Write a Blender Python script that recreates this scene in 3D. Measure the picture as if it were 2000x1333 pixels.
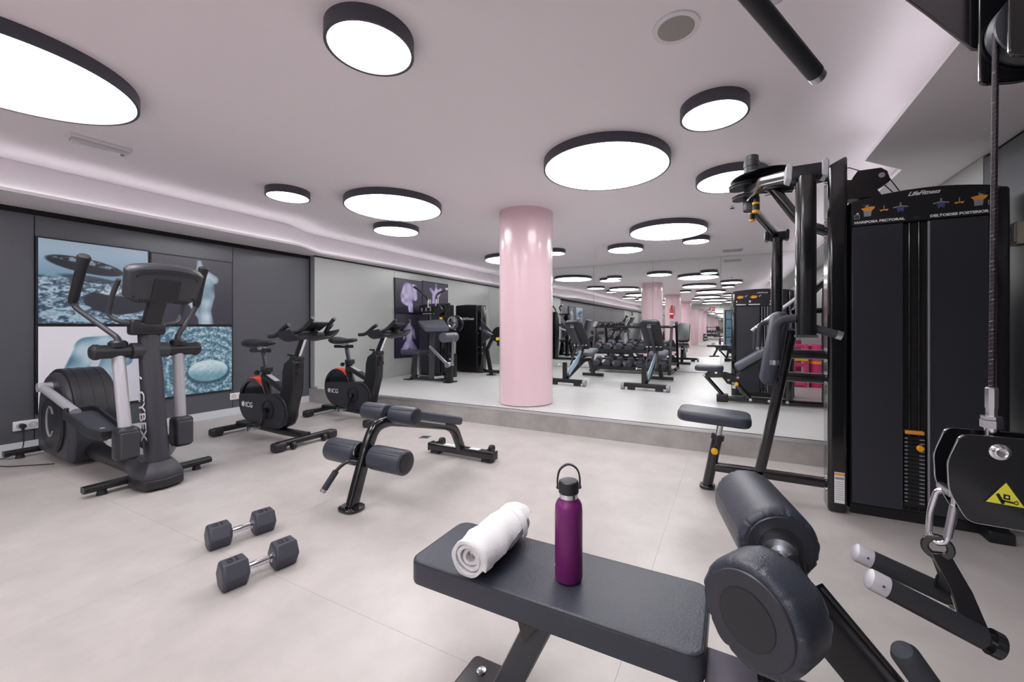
import bpy, math, random
import numpy as np
from mathutils import Vector, Matrix, Quaternion

for o in list(bpy.data.objects):
    bpy.data.objects.remove(o, do_unlink=True)
scene = bpy.context.scene
COL = scene.collection
PI = math.pi

# ------------------------------------------------------------------ camera
cam_d = bpy.data.cameras.new('camera')
cam_d.sensor_width = 36.0
cam_d.lens = 782.0 / 2000.0 * 36.0
cam_d.shift_x = (1000.0 - 1040.0) / 2000.0
cam_d.shift_y = (639.8 - 666.5) / 2000.0
cam_d.clip_start = 0.03
cam_d.clip_end = 200
cam = bpy.data.objects.new('camera', cam_d)
cam.location = (0, 0, 1.12)
cam.rotation_euler = (PI / 2, 0, math.radians(26.41))
COL.objects.link(cam)
scene.camera = cam

# ------------------------------------------------------------------ world, exposure
LAMP = 11.3            # emission of the round lamps
COVE = 9.0            # emission of the LED strips hidden behind the soffit lips
w = bpy.data.worlds.new('world')
scene.world = w
w.use_nodes = True
w.node_tree.nodes['Background'].inputs[0].default_value = (0.8, 0.82, 0.85, 1)
w.node_tree.nodes['Background'].inputs[1].default_value = 0.3
vs = scene.view_settings
vs.view_transform = 'Standard'
vs.look = 'None'
vs.exposure = 0.0
vs.gamma = 1.0
vs.use_curve_mapping = False
scene.cycles.max_bounces = 14
scene.cycles.diffuse_bounces = 6
scene.cycles.glossy_bounces = 9
scene.cycles.sample_clamp_indirect = 8.0
scene.cycles.use_denoising = True
scene.cycles.use_adaptive_sampling = True
scene.cycles.adaptive_threshold = 0.025

# ------------------------------------------------------------------ materials
def lin(c):
    c = c / 255.0
    return c / 12.92 if c <= 0.04045 else ((c + 0.055) / 1.055) ** 2.4
def rgb(r, g, b):
    return (lin(r), lin(g), lin(b), 1.0)
MATS = {}
def mat(name, col, rough=0.5, metal=0.0, coat=0.0, bump=0.0, bscale=200.0, mott=0.0, mscale=3.0, spec=0.5, emit=None, estr=0.0, mott2=None, stretch=None):
    m = bpy.data.materials.new(name)
    m.use_nodes = True
    nt = m.node_tree
    b = nt.nodes['Principled BSDF']
    b.inputs['Base Color'].default_value = col
    b.inputs['Roughness'].default_value = rough
    b.inputs['Metallic'].default_value = metal
    b.inputs['Coat Weight'].default_value = coat
    b.inputs['Coat Roughness'].default_value = 0.08
    b.inputs['Specular IOR Level'].default_value = spec
    if emit:
        b.inputs['Emission Color'].default_value = emit
        b.inputs['Emission Strength'].default_value = estr
    if bump or mott:
        tc = nt.nodes.new('ShaderNodeTexCoord')
        src = tc.outputs['Object']
        if stretch:
            mp = nt.nodes.new('ShaderNodeMapping')
            mp.inputs['Scale'].default_value = stretch
            nt.links.new(src, mp.inputs['Vector'])
            src = mp.outputs['Vector']
    if bump:
        n = nt.nodes.new('ShaderNodeTexNoise')
        n.inputs['Scale'].default_value = bscale
        n.inputs['Detail'].default_value = 3
        nt.links.new(src, n.inputs['Vector'])
        bp = nt.nodes.new('ShaderNodeBump')
        bp.inputs['Strength'].default_value = bump
        bp.inputs['Distance'].default_value = 0.002
        nt.links.new(n.outputs['Fac'], bp.inputs['Height'])
        nt.links.new(bp.outputs['Normal'], b.inputs['Normal'])
    if mott:
        n2 = nt.nodes.new('ShaderNodeTexNoise')
        n2.inputs['Scale'].default_value = mscale
        n2.inputs['Detail'].default_value = 7
        n2.inputs['Roughness'].default_value = 0.62
        nt.links.new(src, n2.inputs['Vector'])
        mr = nt.nodes.new('ShaderNodeMapRange')
        mr.inputs['From Min'].default_value = 0.3
        mr.inputs['From Max'].default_value = 0.7
        nt.links.new(n2.outputs['Fac'], mr.inputs['Value'])
        mx = nt.nodes.new('ShaderNodeMix')
        mx.data_type = 'RGBA'
        c2 = mott2 if mott2 else tuple(c * (1 - mott) for c in col[:3]) + (1,)
        mx.inputs['A'].default_value = c2
        mx.inputs['B'].default_value = col
        nt.links.new(mr.outputs['Result'], mx.inputs['Factor'])
        nt.links.new(mx.outputs['Result'], b.inputs['Base Color'])
    MATS[name] = m
    return m

mat('floor_vinyl', rgb(189, 183, 181), 0.34, mott=0.17, mscale=5.0, bump=0.05, bscale=300)
mat('platform_vinyl', rgb(200, 201, 200), 0.34, mott=0.10, mscale=3.0, bump=0.04, bscale=300, stretch=(1, 3, 1))
mat('riser_stone', rgb(176, 172, 170), 0.5, mott=0.28, mscale=5.0)
mat('nosing', rgb(205, 206, 210), 0.3, metal=0.6)
mat('black_line', rgb(22, 22, 25), 0.5)
mat('ceiling_paint', rgb(242, 235, 239), 0.75, bump=0.02, bscale=120)
mat('soffit_paint', rgb(234, 230, 233), 0.7)
mat('soffit_under', rgb(205, 200, 202), 0.7)
mat('dark_panel', rgb(93, 95, 101), 0.3, metal=0.2, bump=0.015, bscale=60)
mat('light_panel', rgb(188, 191, 189), 0.32, metal=0.2, bump=0.015, bscale=60)
mat('recess_black', rgb(14, 14, 17), 0.7)
mat('baseboard_white', rgb(205, 210, 216), 0.4)
mat('pink_gloss', rgb(236, 204, 213), 0.24, coat=0.4)
mat('mirror', (0.86, 0.885, 0.875, 1), 0.0, metal=1.0)
mat('mirror_edge', rgb(120, 130, 128), 0.3, metal=0.5)
mat('lamp_rim', rgb(72, 73, 84), 0.45)
mat('lamp_face', rgb(255, 255, 255), 0.5, emit=(1.0, 0.985, 0.99, 1), estr=LAMP)
mat('white_plastic', rgb(224, 222, 224), 0.4)
mat('clear_plastic', rgb(205, 203, 208), 0.2)
mat('speaker_grille', rgb(168, 164, 160), 0.7, mott=0.25, mscale=400)
mat('black_paint', rgb(20, 20, 23), 0.16, coat=0.5)
mat('black_satin', rgb(24, 24, 28), 0.35)
mat('black_plastic', rgb(34, 35, 40), 0.42, bump=0.05, bscale=500)
mat('grey_plastic', rgb(58, 59, 66), 0.4, bump=0.05, bscale=500)
mat('charcoal_panel', rgb(46, 47, 55), 0.42, bump=0.08, bscale=700)
mat('rubber', rgb(34, 35, 40), 0.55, bump=0.08, bscale=600)
mat('hex_rubber', rgb(58, 60, 71), 0.45, bump=0.06, bscale=500)
mat('vinyl_black', rgb(50, 54, 65), 0.36, bump=0.6, bscale=280)
mat('vinyl_slate', rgb(54, 58, 71), 0.38, bump=0.25, bscale=420)
mat('vinyl_grey', rgb(84, 88, 98), 0.42, bump=0.2, bscale=420)
mat('vinyl_bench', rgb(40, 42, 49), 0.38, bump=0.25, bscale=420)
mat('cove_led', rgb(255, 255, 255), 0.5, emit=(0.97, 0.97, 1.0, 1), estr=COVE)
mat('foam', rgb(50, 53, 61), 0.75, bump=0.15, bscale=600)
mat('chrome', rgb(225, 226, 230), 0.12, metal=1.0)
mat('steel', rgb(190, 192, 198), 0.3, metal=1.0)
mat('dark_steel', rgb(96, 92, 102), 0.35, metal=0.8)
mat('silver_paint', rgb(190, 189, 196), 0.38, metal=0.35)
mat('white_print', rgb(235, 235, 238), 0.5)
mat('grey_print', rgb(150, 150, 158), 0.5)
mat('dim_print', rgb(58, 58, 68), 0.5)
mat('yellow', rgb(246, 178, 30), 0.4)
mat('orange', rgb(238, 160, 62), 0.45)
mat('blue_print', rgb(74, 82, 150), 0.5)
mat('red_arc', rgb(228, 66, 40), 0.4)
mat('red_paint', rgb(196, 36, 40), 0.3)
mat('sign_yellow', rgb(216, 212, 62), 0.45)
mat('towel_white', rgb(226, 225, 227), 0.95, bump=1.0, bscale=260, spec=0.1)
mat('bottle_purple', rgb(112, 26, 102), 0.4, bump=0.12, bscale=900)
mat('magenta', rgb(222, 62, 128), 0.45)
mat('cable', rgb(34, 28, 34), 0.4, metal=0.3)
mat('ladder_blue', rgb(168, 196, 216), 0.35)
mat('glass_blue', rgb(92, 132, 152), 0.06, coat=0.5)
mat('cream_box', rgb(196, 180, 165), 0.5)
mat('frame_black', rgb(18, 18, 24), 0.4)
mp_ = bpy.data.materials.new('art_print')
mp_.use_nodes = True
_a = mp_.node_tree.nodes.new('ShaderNodeAttribute')
_a.attribute_name = 'Col'
_b = mp_.node_tree.nodes['Principled BSDF']
_b.inputs['Roughness'].default_value = 0.3
mp_.node_tree.links.new(_a.outputs['Color'], _b.inputs['Base Color'])
MATS['art_print'] = mp_

# ------------------------------------------------------------------ mesh builder
def V(*a):
    return Vector(a if len(a) > 1 else a[0])
def frame(t, up=None):
    t = t.normalized()
    if up is None or abs(t.dot(up)) > 0.98:
        up = Vector((0, 0, 1)) if abs(t.z) < 0.9 else Vector((1, 0, 0))
    a = up.cross(t).normalized()
    return a, t.cross(a).normalized()
def fil(pts, r=0.05, seg=6):
    """round the corners of a polyline"""
    pts = [Vector(p) for p in pts]
    out = [pts[0]]
    for i in range(1, len(pts) - 1):
        a, b, c = pts[i - 1], pts[i], pts[i + 1]
        d1, d2 = (a - b), (c - b)
        k = min(r, d1.length * 0.48, d2.length * 0.48)
        p, q = b + d1.normalized() * k, b + d2.normalized() * k
        for s in range(seg + 1):
            t = s / seg
            out.append(p * (1 - t) ** 2 + b * 2 * t * (1 - t) + q * t * t)
    out.append(pts[-1])
    return out
def rrect(w, h, r, seg=3):
    r = min(r, w * 0.499, h * 0.499)
    o = []
    for cx, cy, a0 in ((w / 2 - r, h / 2 - r, 0), (-w / 2 + r, h / 2 - r, PI / 2), (-w / 2 + r, -h / 2 + r, PI), (w / 2 - r, -h / 2 + r, 1.5 * PI)):
        for i in range(seg + 1):
            a = a0 + PI / 2 * i / seg
            o.append((cx + r * math.cos(a), cy + r * math.sin(a)))
    return o

class M:
    def __init__(s, off=(0, 0, 0)):
        s.v = []; s.f = []; s.off = Vector(off)
    def add(s, vs_, fs):
        k = len(s.v)
        s.v += [Vector(p) - s.off for p in vs_]
        s.f += [tuple(i + k for i in f) for f in fs]
        return s
    def loft(s, rings, caps=True, closed=False):
        n = len(rings[0]); vs_ = [p for r in rings for p in r]; fs = []
        m = len(rings)
        for j in range(m if closed else m - 1):
            a, b = j * n, ((j + 1) % m) * n
            for i in range(n):
                k = (i + 1) % n
                fs.append((a + i, a + k, b + k, b + i))
        if caps and not closed:
            fs.append(tuple(range(n))[::-1]); fs.append(tuple(range((m - 1) * n, m * n)))
        return s.add(vs_, fs)
    def box(s, c, sz, R=None, r=0.0, seg=2):
        c = Vector(c); x, y, z = [q / 2 for q in sz]
        if r > 0:
            return s.rbox(c, sz, r, seg, R)
        p = [Vector((a * x, b * y, d * z)) for a in (-1, 1) for b in (-1, 1) for d in (-1, 1)]
        if R is not None: p = [R @ q for q in p]
        return s.add([c + q for q in p], [(0, 1, 3, 2), (4, 6, 7, 5), (0, 4, 5, 1), (2, 3, 7, 6), (0, 2, 6, 4), (1, 5, 7, 3)])
    def rbox(s, c, sz, r, seg=3, R=None, corner=None):
        """cushion: rounded edges (r) and rounded plan corners"""
        w, h, t = sz; r = min(r, t * 0.499); corner = corner if corner else r
        rings = []
        for k in range(2 * (seg + 1)):
            if k <= seg: a = -PI / 2 + PI / 2 * k / seg; z = -t / 2 + r + r * math.sin(a)
            else: a = PI / 2 * (k - seg - 1) / seg; z = t / 2 - r + r * math.sin(a)
            ins = r * (1 - math.cos(a))
            rings.append([Vector((x, y, z)) for x, y in rrect(w - 2 * ins, h - 2 * ins, max(corner - ins, 0.0008), 4)])
        c = Vector(c)
        rings = [[c + (R @ p if R is not None else p) for p in q] for q in rings]
        return s.loft(rings)
    def cyl(s, p0, p1, r0, r1=None, n=24, caps=True):
        p0, p1 = Vector(p0), Vector(p1); r1 = r0 if r1 is None else r1
        a, b = frame(p1 - p0)
        rg = [[p + (a * math.cos(2 * PI * i / n) + b * math.sin(2 * PI * i / n)) * r for i in range(n)] for p, r in ((p0, r0), (p1, r1))]
        return s.loft(rg, caps)
    def lathe(s, p0, axis, prof, n=32, caps=True, fn=None):
        """prof: list of (r, t) along the axis"""
        p0, axis = Vector(p0), Vector(axis).normalized(); a, b = frame(axis)
        rg = []
        for r, t in prof:
            rg.append([p0 + axis * t + (a * math.cos(2 * PI * i / n) + b * math.sin(2 * PI * i / n)) * (r * (fn(i / n, t) if fn else 1)) for i in range(n)])
        return s.loft(rg, caps)
    def ring(s, c, axis, ro, ri, h, n=48):
        """flat-sided annulus from c along axis for h"""
        c, axis = Vector(c), Vector(axis).normalized(); a, b = frame(axis)
        rg = []
        for r, t in ((ro, 0), (ro, h), (ri, h), (ri, 0)):
            rg.append([c + axis * t + (a * math.cos(2 * PI * i / n) + b * math.sin(2 * PI * i / n)) * r for i in range(n)])
        return s.loft(rg, False, True)
    def tube(s, path, r, n=12, caps=True, r1=None):
        path = [Vector(p) for p in path]; m = len(path)
        rg = []; a = None
        for i, p in enumerate(path):
            t = (path[min(i + 1, m - 1)] - path[max(i - 1, 0)]).normalized()
            if a is None: a, b = frame(t)
            else:
                a = (a - t * a.dot(t)).normalized(); b = t.cross(a).normalized()
            rr = r if r1 is None else r + (r1 - r) * i / (m - 1)
            rg.append([p + (a * math.cos(2 * PI * k / n) + b * math.sin(2 * PI * k / n)) * rr for k in range(n)])
        return s.loft(rg, caps)
    def rtube(s, path, wn, hn, nrm=(0, 1, 0), r=0.012, seg=2):
        """rectangular tube: wn along nrm, hn across it in the plane of the path"""
        path = [Vector(p) for p in path]; nrm = Vector(nrm).normalized(); m = len(path); rg = []
        sec = rrect(wn, hn, r, seg)
        for i, p in enumerate(path):
            d1 = (path[i] - path[i - 1]).normalized() if i else None
            d2 = (path[i + 1] - path[i]).normalized() if i < m - 1 else None
            if d1 is None: t, k = d2, 1
            elif d2 is None: t, k = d1, 1
            else:
                t = (d1 + d2).normalized(); k = 1 / max(0.5, t.dot(d1))
            b = nrm.cross(t).normalized(); nn = t.cross(b).normalized()
            rg.append([p + nn * x + b * y * k for x, y in sec])
        return s.loft(rg)
    def prism(s, out, d, fn):
        """extrude a 2-D outline: fn(u, v, 0|1) -> 3-D point; d unused"""
        n = len(out)
        return s.loft([[Vector(fn(u, v, 0)) for u, v in out], [Vector(fn(u, v, 1)) for u, v in out]])
    def slab_xz(s, out, y0, y1): return s.prism(out, 0, lambda u, v, e: (u, y1 if e else y0, v))
    def slab_yz(s, out, x0, x1): return s.prism(out, 0, lambda u, v, e: (x1 if e else x0, u, v))
    def slab_xy(s, out, z0, z1): return s.prism(out, 0, lambda u, v, e: (u, v, z1 if e else z0))
    def ball(s, c, r, n=12, sc=(1, 1, 1)):
        c = Vector(c); rg = []
        m = n // 2
        for j in range(m + 1):
            a = -PI / 2 + PI * j / m; rr = max(math.cos(a), 1e-3) * r
            rg.append([c + Vector((rr * math.cos(2 * PI * i / n) * sc[0], rr * math.sin(2 * PI * i / n) * sc[1], r * math.sin(a) * sc[2])) for i in range(n)])
        return s.loft(rg)
    def mesh(s, name, ang=35):
        me = bpy.data.meshes.new(name)
        me.from_pydata([tuple(p) for p in s.v], [], s.f)
        import bmesh
        bm = bmesh.new(); bm.from_mesh(me)
        bmesh.ops.recalc_face_normals(bm, faces=bm.faces)
        bm.to_mesh(me); bm.free()
        me.polygons.foreach_set('use_smooth', [True] * len(me.polygons))
        me.set_sharp_from_angle(angle=math.radians(ang))
        me.update()
        return me

def hull(circles, n=40):
    pts = []
    for x, z, r in circles:
        pts += [(x + r * math.cos(2 * PI * i / n), z + r * math.sin(2 * PI * i / n)) for i in range(n)]
    pts = sorted(set(pts))
    def half(ps):
        h = []
        for p in ps:
            while len(h) > 1 and (h[-1][0] - h[-2][0]) * (p[1] - h[-2][1]) - (h[-1][1] - h[-2][1]) * (p[0] - h[-2][0]) <= 0: h.pop()
            h.append(p)
        return h
    a, b = half(pts), half(pts[::-1])
    return a[:-1] + b[:-1]

def cutz(pts):
    """clip an x-z outline under a sloping line"""
    f = lambda p: p[1] - (0.415 + 0.06 * (p[0] + 0.5))
    out = []
    for i, p in enumerate(pts):
        q = pts[(i + 1) % len(pts)]; a, b = f(p), f(q)
        if a <= 0: out.append(p)
        if a * b < 0:
            t = a / (a - b); out.append((p[0] + (q[0] - p[0]) * t, p[1] + (q[1] - p[1]) * t))
    return out

def tag(o, label=None, cat=None, group=None, kind=None):
    if label: o['label'] = label
    if cat: o['category'] = cat
    if group: o['group'] = group
    if kind: o['kind'] = kind
    return o
def thing(name, label, cat, loc=(0, 0, 0), rz=0.0, group=None):
    o = bpy.data.objects.new(name, None)
    o.empty_display_size = 0.1
    COL.objects.link(o)
    o.location = loc; o.rotation_euler = (0, 0, rz)
    return tag(o, label, cat, group)
def part(name, m, material, parent=None, bevel=0.0, ang=35, label=None):
    me = m if isinstance(m, bpy.types.Mesh) else m.mesh(name, ang)
    if not me.materials: me.materials.append(MATS[material])
    o = bpy.data.objects.new(name, me)
    COL.objects.link(o)
    if parent: o.parent = parent
    if bevel:
        b = o.modifiers.new('bevel', 'BEVEL'); b.width = bevel; b.segments = 2; b.limit_method = 'ANGLE'; b.angle_limit = math.radians(40)
    if label: o['label'] = label
    return o
def solo(name, m, material, label, cat, group=None, bevel=0.0, loc=None):
    o = part(name, m, material, None, bevel)
    if loc: o.location = loc
    return tag(o, label, cat, group)
def struct(name, m, material, label=None, bevel=0.0):
    o = part(name, m, material, None, bevel)
    return tag(o, label, None, None, 'structure')
def copy_tree(o, loc=None, rz=None, label=None, parent=None):
    c = o.copy(); COL.objects.link(c); c.parent = parent
    if loc is not None: c.location = loc
    if rz is not None: c.rotation_euler = (0, 0, rz)
    if label: c['label'] = label
    for ch in list(o.children): copy_tree(ch, parent=c)
    return c
def text(body, name, size, material, parent, R, pos, shear=0.0, sx=1.0, bold=0.0, align='CENTER', depth=0.0006, label=None):
    cu = bpy.data.curves.new('t', 'FONT'); cu.body = body; cu.size = size; cu.align_x = align; cu.align_y = 'CENTER'
    cu.shear = shear; cu.offset = bold; cu.extrude = depth
    ob = bpy.data.objects.new('t', cu); COL.objects.link(ob)
    me = bpy.data.meshes.new_from_object(ob)
    bpy.data.objects.remove(ob, do_unlink=True)
    R = Matrix(R).to_3x3() if not isinstance(R, Matrix) else R.to_3x3()
    T = Matrix.Translation(Vector(pos)) @ R.to_4x4() @ Matrix.Diagonal((sx, 1, 1, 1))
    me.transform(T)
    me.materials.clear(); me.materials.append(MATS[material])
    o = bpy.data.objects.new(name, me); COL.objects.link(o)
    if parent: o.parent = parent
    if label: o['label'] = label
    return o
# text facing directions: columns are (text right, text up, facing)
def face(right, up):
    r, u = Vector(right).normalized(), Vector(up).normalized()
    return Matrix((r, u, r.cross(u))).transposed()
F_NY = face((1, 0, 0), (0, 0, 1))       # faces -Y
F_PX = face((0, 1, 0), (0, 0, 1))       # faces +X
def rotY(a): return Matrix.Rotation(a, 3, 'Y')
def rotX(a): return Matrix.Rotation(a, 3, 'X')
def rotZ(a): return Matrix.Rotation(a, 3, 'Z')

# ================================================================== the room
XL, XLL, XR = -5.69, -5.58, 1.41       # dark cladding, light cladding, right wall
YS, YM, YB = 3.903, 8.72, -8.23        # step, mirror wall, back wall
ZS, ZC, ZF = 0.203, 2.5185, 2.198      # platform, ceiling, soffit underside

# floor: vinyl sheets with hairline joints on a dark screed
fl = struct('floor', M().box(((XL + XR) / 2, (YB + YS) / 2, -0.03), (XR - XL + 0.6, YS - YB + 0.3, 0.05)), 'riser_stone', 'pale beige vinyl floor in front of the step')
xs = [XL - 0.2, -4.33, -2.33, -0.33, XR + 0.2]
ys = [YB - 0.1, -4.1, -1.5, 1.1, YS + 0.05]
for i in range(4):
    for j in range(4):
        g = 0.0004
        part('vinyl_sheet', M().box(((xs[i] + xs[i + 1]) / 2, (ys[j] + ys[j + 1]) / 2, -0.0025), (xs[i + 1] - xs[i] - 2 * g, ys[j + 1] - ys[j] - 2 * g, 0.005)), 'floor_vinyl', fl)
pf = struct('floor_platform', M().box(((XL + XR) / 2, (YS + 0.02 + YM) / 2 + 0.1, ZS / 2), (XR - XL + 0.6, YM - YS + 0.16, ZS)), 'platform_vinyl', 'raised pale grey floor behind the step')
part('riser', M().box(((XL + XR) / 2, YS + 0.008, 0.089), (XR - XL + 0.4, 0.02, 0.178)), 'riser_stone', pf)
part('nosing', M().box(((XL + XR) / 2, YS + 0.008, 0.1895), (XR - XL + 0.4, 0.026, 0.023)), 'nosing', pf)
part('nosing_joint', M().box(((XL + XR) / 2, YS + 0.026, ZS - 0.001), (XR - XL + 0.4, 0.008, 0.006)), 'black_line', pf)

struct('ceiling', M().box(((XL + XR) / 2, (YB + YM) / 2, ZC + 0.05), (XR - XL + 0.8, YM - YB + 0.8, 0.1)), 'ceiling_paint', 'smooth pale mauve ceiling')

# left soffit with a concave face, narrower over the platform
def cove():
    """section of the soffit face, dx from the lip towards the wall: a small lip hides an LED strip, then the face curves up"""
    return [(0.0, ZF), (0.0, ZF + 0.026), (0.012, ZF + 0.026), (0.012, ZF + 0.008), (0.05, ZF + 0.010), (0.075, ZF + 0.05), (0.12, ZF + 0.13), (0.17, ZF + 0.20), (0.225, ZF + 0.265), (0.27, ZC + 0.01)]
def soffit(name, stations, xwall, sgn, label):
    """stations: (x_edge, y) along the room; the section is swept through them"""
    rings, led = [], []
    for x, y in stations:
        sec = [(xwall, ZF)] + [(x - sgn * dx, z) for dx, z in cove()] + [(xwall, ZC + 0.02)]
        rings.append([Vector((a, y, z)) for a, z in sec])
        led.append([Vector((x - sgn * dx, y, z)) for dx, z in ((0.020, ZF + 0.0095), (0.034, ZF + 0.0095), (0.034, ZF + 0.0125), (0.020, ZF + 0.0125))])
    o = struct(name, M().loft(rings), 'soffit_paint', label)
    part('led_strip', M().loft(led), 'cove_led', o)
    return o
# edge points to +x on the left (sgn=+1), to -x on the right (sgn=-1)
st = [(-5.11, YB - 0.05), (-5.11, 3.30)]
for k in range(1, 9):
    t = k / 8; e = t * t * (3 - 2 * t)
    st.append((-5.11 + (-0.27) * e, 3.30 + 0.62 * t))
st += [(-5.38, YM + 0.02)]
soffit('soffit_left', st, XL - 0.2, 1, 'pale soffit running along the wall with the pictures')
soffit('soffit_right', [(0.775, YB - 0.05), (0.775, 3.28), (1.045, 3.575), (1.05, YM + 0.02)], XR + 0.2, -1, 'pale soffit with a corner jog above the tall weight tower')

# left wall: dark panels in front of a black recess, then light panels on the platform
wl = struct('wall_left', M().box((XL - 0.1, (YB + YS) / 2 + 0.02, ZF / 2), (0.16, YS - YB + 0.04, ZF + 0.02)), 'recess_black', 'dark grey panelled wall behind the elliptical')
y = 2.87
edges = [YS]
while y > -6.2:
    edges.append(y); y -= 1.62
edges.append(-6.3)
for a, b in zip(edges[:-1], edges[1:]):
    part('wall_panel', M().box((XL - 0.012, (a + b) / 2, (0.095 + 2.145) / 2), (0.024, a - b - 0.005, 2.05)), 'dark_panel', wl, bevel=0.002)
part('wall_panel', M().box((XL - 0.012, (-6.3 + YB) / 2, 1.12), (0.024, abs(YB + 6.3) - 0.01, 2.05)), 'light_panel', wl)
bl = struct('baseboard_left', M().box((XL - 0.008, (YB + YS) / 2, 0.047), (0.02, YS - YB, 0.094)), 'baseboard_white', 'pale skirting under the dark panels', bevel=0.002)
w2 = struct('wall_left_light', M().box((XLL - 0.12, (YS + YM) / 2 + 0.02, (ZS + ZF) / 2), (0.2, YM - YS - 0.02, ZF - ZS + 0.02)), 'light_panel', 'light grey panelled wall on the platform')
for a, b in ((YS + 0.01, 5.487), (5.491, 7.035), (7.039, YM)):
    part('wall_panel', M().box((XLL - 0.01, (a + b) / 2, (ZS + 0.03 + 2.178) / 2), (0.022, b - a, 2.178 - ZS - 0.03)), 'light_panel', w2, bevel=0.002)
part('shadow_gap', M().box((XLL - 0.01, (YS + YM) / 2, 2.188), (0.02, YM - YS - 0.02, 0.019)), 'recess_black', w2)
struct('baseboard_platform', M().box((XLL - 0.004, (YS + YM) / 2 + 0.02, ZS + 0.016), (0.02, YM - YS - 0.06, 0.032)), 'nosing', 'thin metal skirting along the light wall')

# right wall
wr = struct('wall_right', M().box((XR + 0.1, (YB + YM) / 2, ZF / 2), (0.16, YM - YB + 0.2, ZF + 0.02)), 'recess_black', 'grey panelled wall behind the tall weight tower')
y = 3.49
ed = [3.49]
while y > -6.6:
    y -= 1.62; ed.append(y)
ed.append(YB)
for a, b in zip(ed[:-1], ed[1:]):
    part('wall_panel', M().box((XR + 0.012, (a + b) / 2, 1.125), (0.024, a - b - 0.005, 2.09)), 'dark_panel', wr, bevel=0.002)
for a, b in ((3.495, 5.2), (5.205, 6.9), (6.905, YM)):
    part('wall_panel', M().box((XR + 0.012, (a + b) / 2, 1.135), (0.024, b - a - 0.004, 2.11)), 'light_panel', wr, bevel=0.002)
struct('baseboard_right', M().box((XR + 0.006, (YB + YS) / 2, 0.047), (0.02, YS - YB, 0.094)), 'baseboard_white', 'pale skirting on the grey wall behind the weight tower', bevel=0.002)

# far wall: tall mirror panels
wf = struct('wall_mirror', M().box(((XL + XR) / 2, YM + 0.1, 1.3), (XR - XL + 0.7, 0.16, 2.6)), 'mirror_edge', 'floor to ceiling mirror wall at the back of the platform')
mx = [-5.70, -4.08, -2.785, -1.49, -0.184, 1.12, 1.5]
for a, b in zip(mx[:-1], mx[1:]):
    part('mirror_panel', M().box(((a + b) / 2, YM + 0.008, (ZS + ZC) / 2 + 0.003), (b - a - 0.005, 0.012, ZC - ZS - 0.012)), 'mirror', wf)
# back wall behind the camera: mirrors and a glazed door, seen in the mirror wall
wb = struct('wall_back', M().box(((XL + XR) / 2, YB - 0.1, 1.3), (XR - XL + 0.7, 0.16, 2.7)), 'light_panel', 'wall at the opposite end of the room')
for a, b in ((-5.6, -4.3), (-4.3, -3.0), (-3.0, -1.7), (-1.7, -0.42)):
    part('mirror_panel', M().box(((a + b) / 2, YB - 0.008, 1.1), (b - a - 0.005, 0.012, 2.19)), 'mirror', wb)
dr = struct('door_1', M().box((0.3, YB + 0.0, 1.06), (1.3, 0.05, 2.12)), 'frame_black', 'glazed blue door reflected at the far end of the mirror', bevel=0.004)
for k in range(4):
    part('pane', M().box((0.3, YB + 0.028, 0.3 + k * 0.51), (1.14, 0.012, 0.46)), 'glass_blue', dr)
part('door_handle', M().cyl((-0.22, YB + 0.06, 0.95), (-0.22, YB + 0.06, 1.25), 0.012), 'steel', dr)

# pillars
def pillar(y, z0, label):
    p = struct('pillar', M((-2.257, y, z0)).lathe((-2.257, y, z0 + 0.008), (0, 0, 1), [(0.3255, 0), (0.3258, 0.004), (0.3258, ZC - z0 - 0.008)], 72), 'pink_gloss', label)
    p.location = (-2.257, y, z0)
    part('base_ring', M().cyl((0, 0, 0), (0, 0, 0.012), 0.318, n=64), 'black_line', p)
    return p
pillar(4.368, ZS, 'glossy pink round pillar standing at the edge of the step')
pillar(-0.672, 0, 'pink round pillar carrying the fire extinguisher')
pillar(-5.712, 0, 'pink round pillar seen beyond the extinguisher pillar in the mirror')

# ================================================================== round ceiling lamps
def lamp_proto(r):
    t = thing('ceiling_lamp', 'x', 'lamp', group='round ceiling lamps')
    h = 0.072
    n = 72 if r > 0.4 else 56
    part('rim', M().ring((0, 0, -h), (0, 0, 1), r, r - 0.014, h, n), 'lamp_rim', t, ang=50)
    part('diffuser', M().lathe((0, 0, -h + 0.004), (0, 0, 1), [(r - 0.0145, 0.0), (r - 0.0145, 0.02)], n), 'lamp_face', t, ang=50)
    return t
protos = {}
G = 'seen in the mirror only'
LAMPS = [
    (-3.45, 0.65, 2, 'largest looking round lamp, above the space before the elliptical'),
    (-1.548, 1.372, 0, 'small round lamp, alone, nearest above the two floor dumbbells'),
    (-0.947, 3.289, 2, 'large round lamp in front of the pink pillar, towards the weight tower'),
    (-0.098, 2.764, 0, 'small round lamp beside the ceiling speaker'),
    (-4.06, 2.555, 0, 'small round lamp above the spin bike with its back to the picture wall'),
    (-3.393, 3.337, 2, 'large round lamp touching a smaller one, above the spin bikes'),
    (-4.174, 4.148, 1, 'medium round lamp tucked behind the large one above the bikes'),
    (0.0, 4.10, 1, 'medium round lamp partly hidden by the pulley head of the weight machine'),
    (-0.80, 5.871, 2, 'large round lamp over the platform, in front of the mirror'),
    (-0.492, 6.705, 0, 'small round lamp touching the large one over the platform'),
    (-1.639, 6.903, 1, 'medium round lamp between the pillar and the large platform lamp'),
    (-3.94, 6.97, 2, 'large round lamp partly hidden behind the left side of the pink pillar'),
    (-3.1, 6.2, 1, 'medium round lamp behind the pink pillar, seen only in the mirror'),
    (-2.86, 6.65, 0, 'small round lamp peeking out on the mirror side of the pink pillar'),
    (-0.70, 0.86, 2, 'large round lamp straight above the purple bottle, seen in the mirror'),
]
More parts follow.
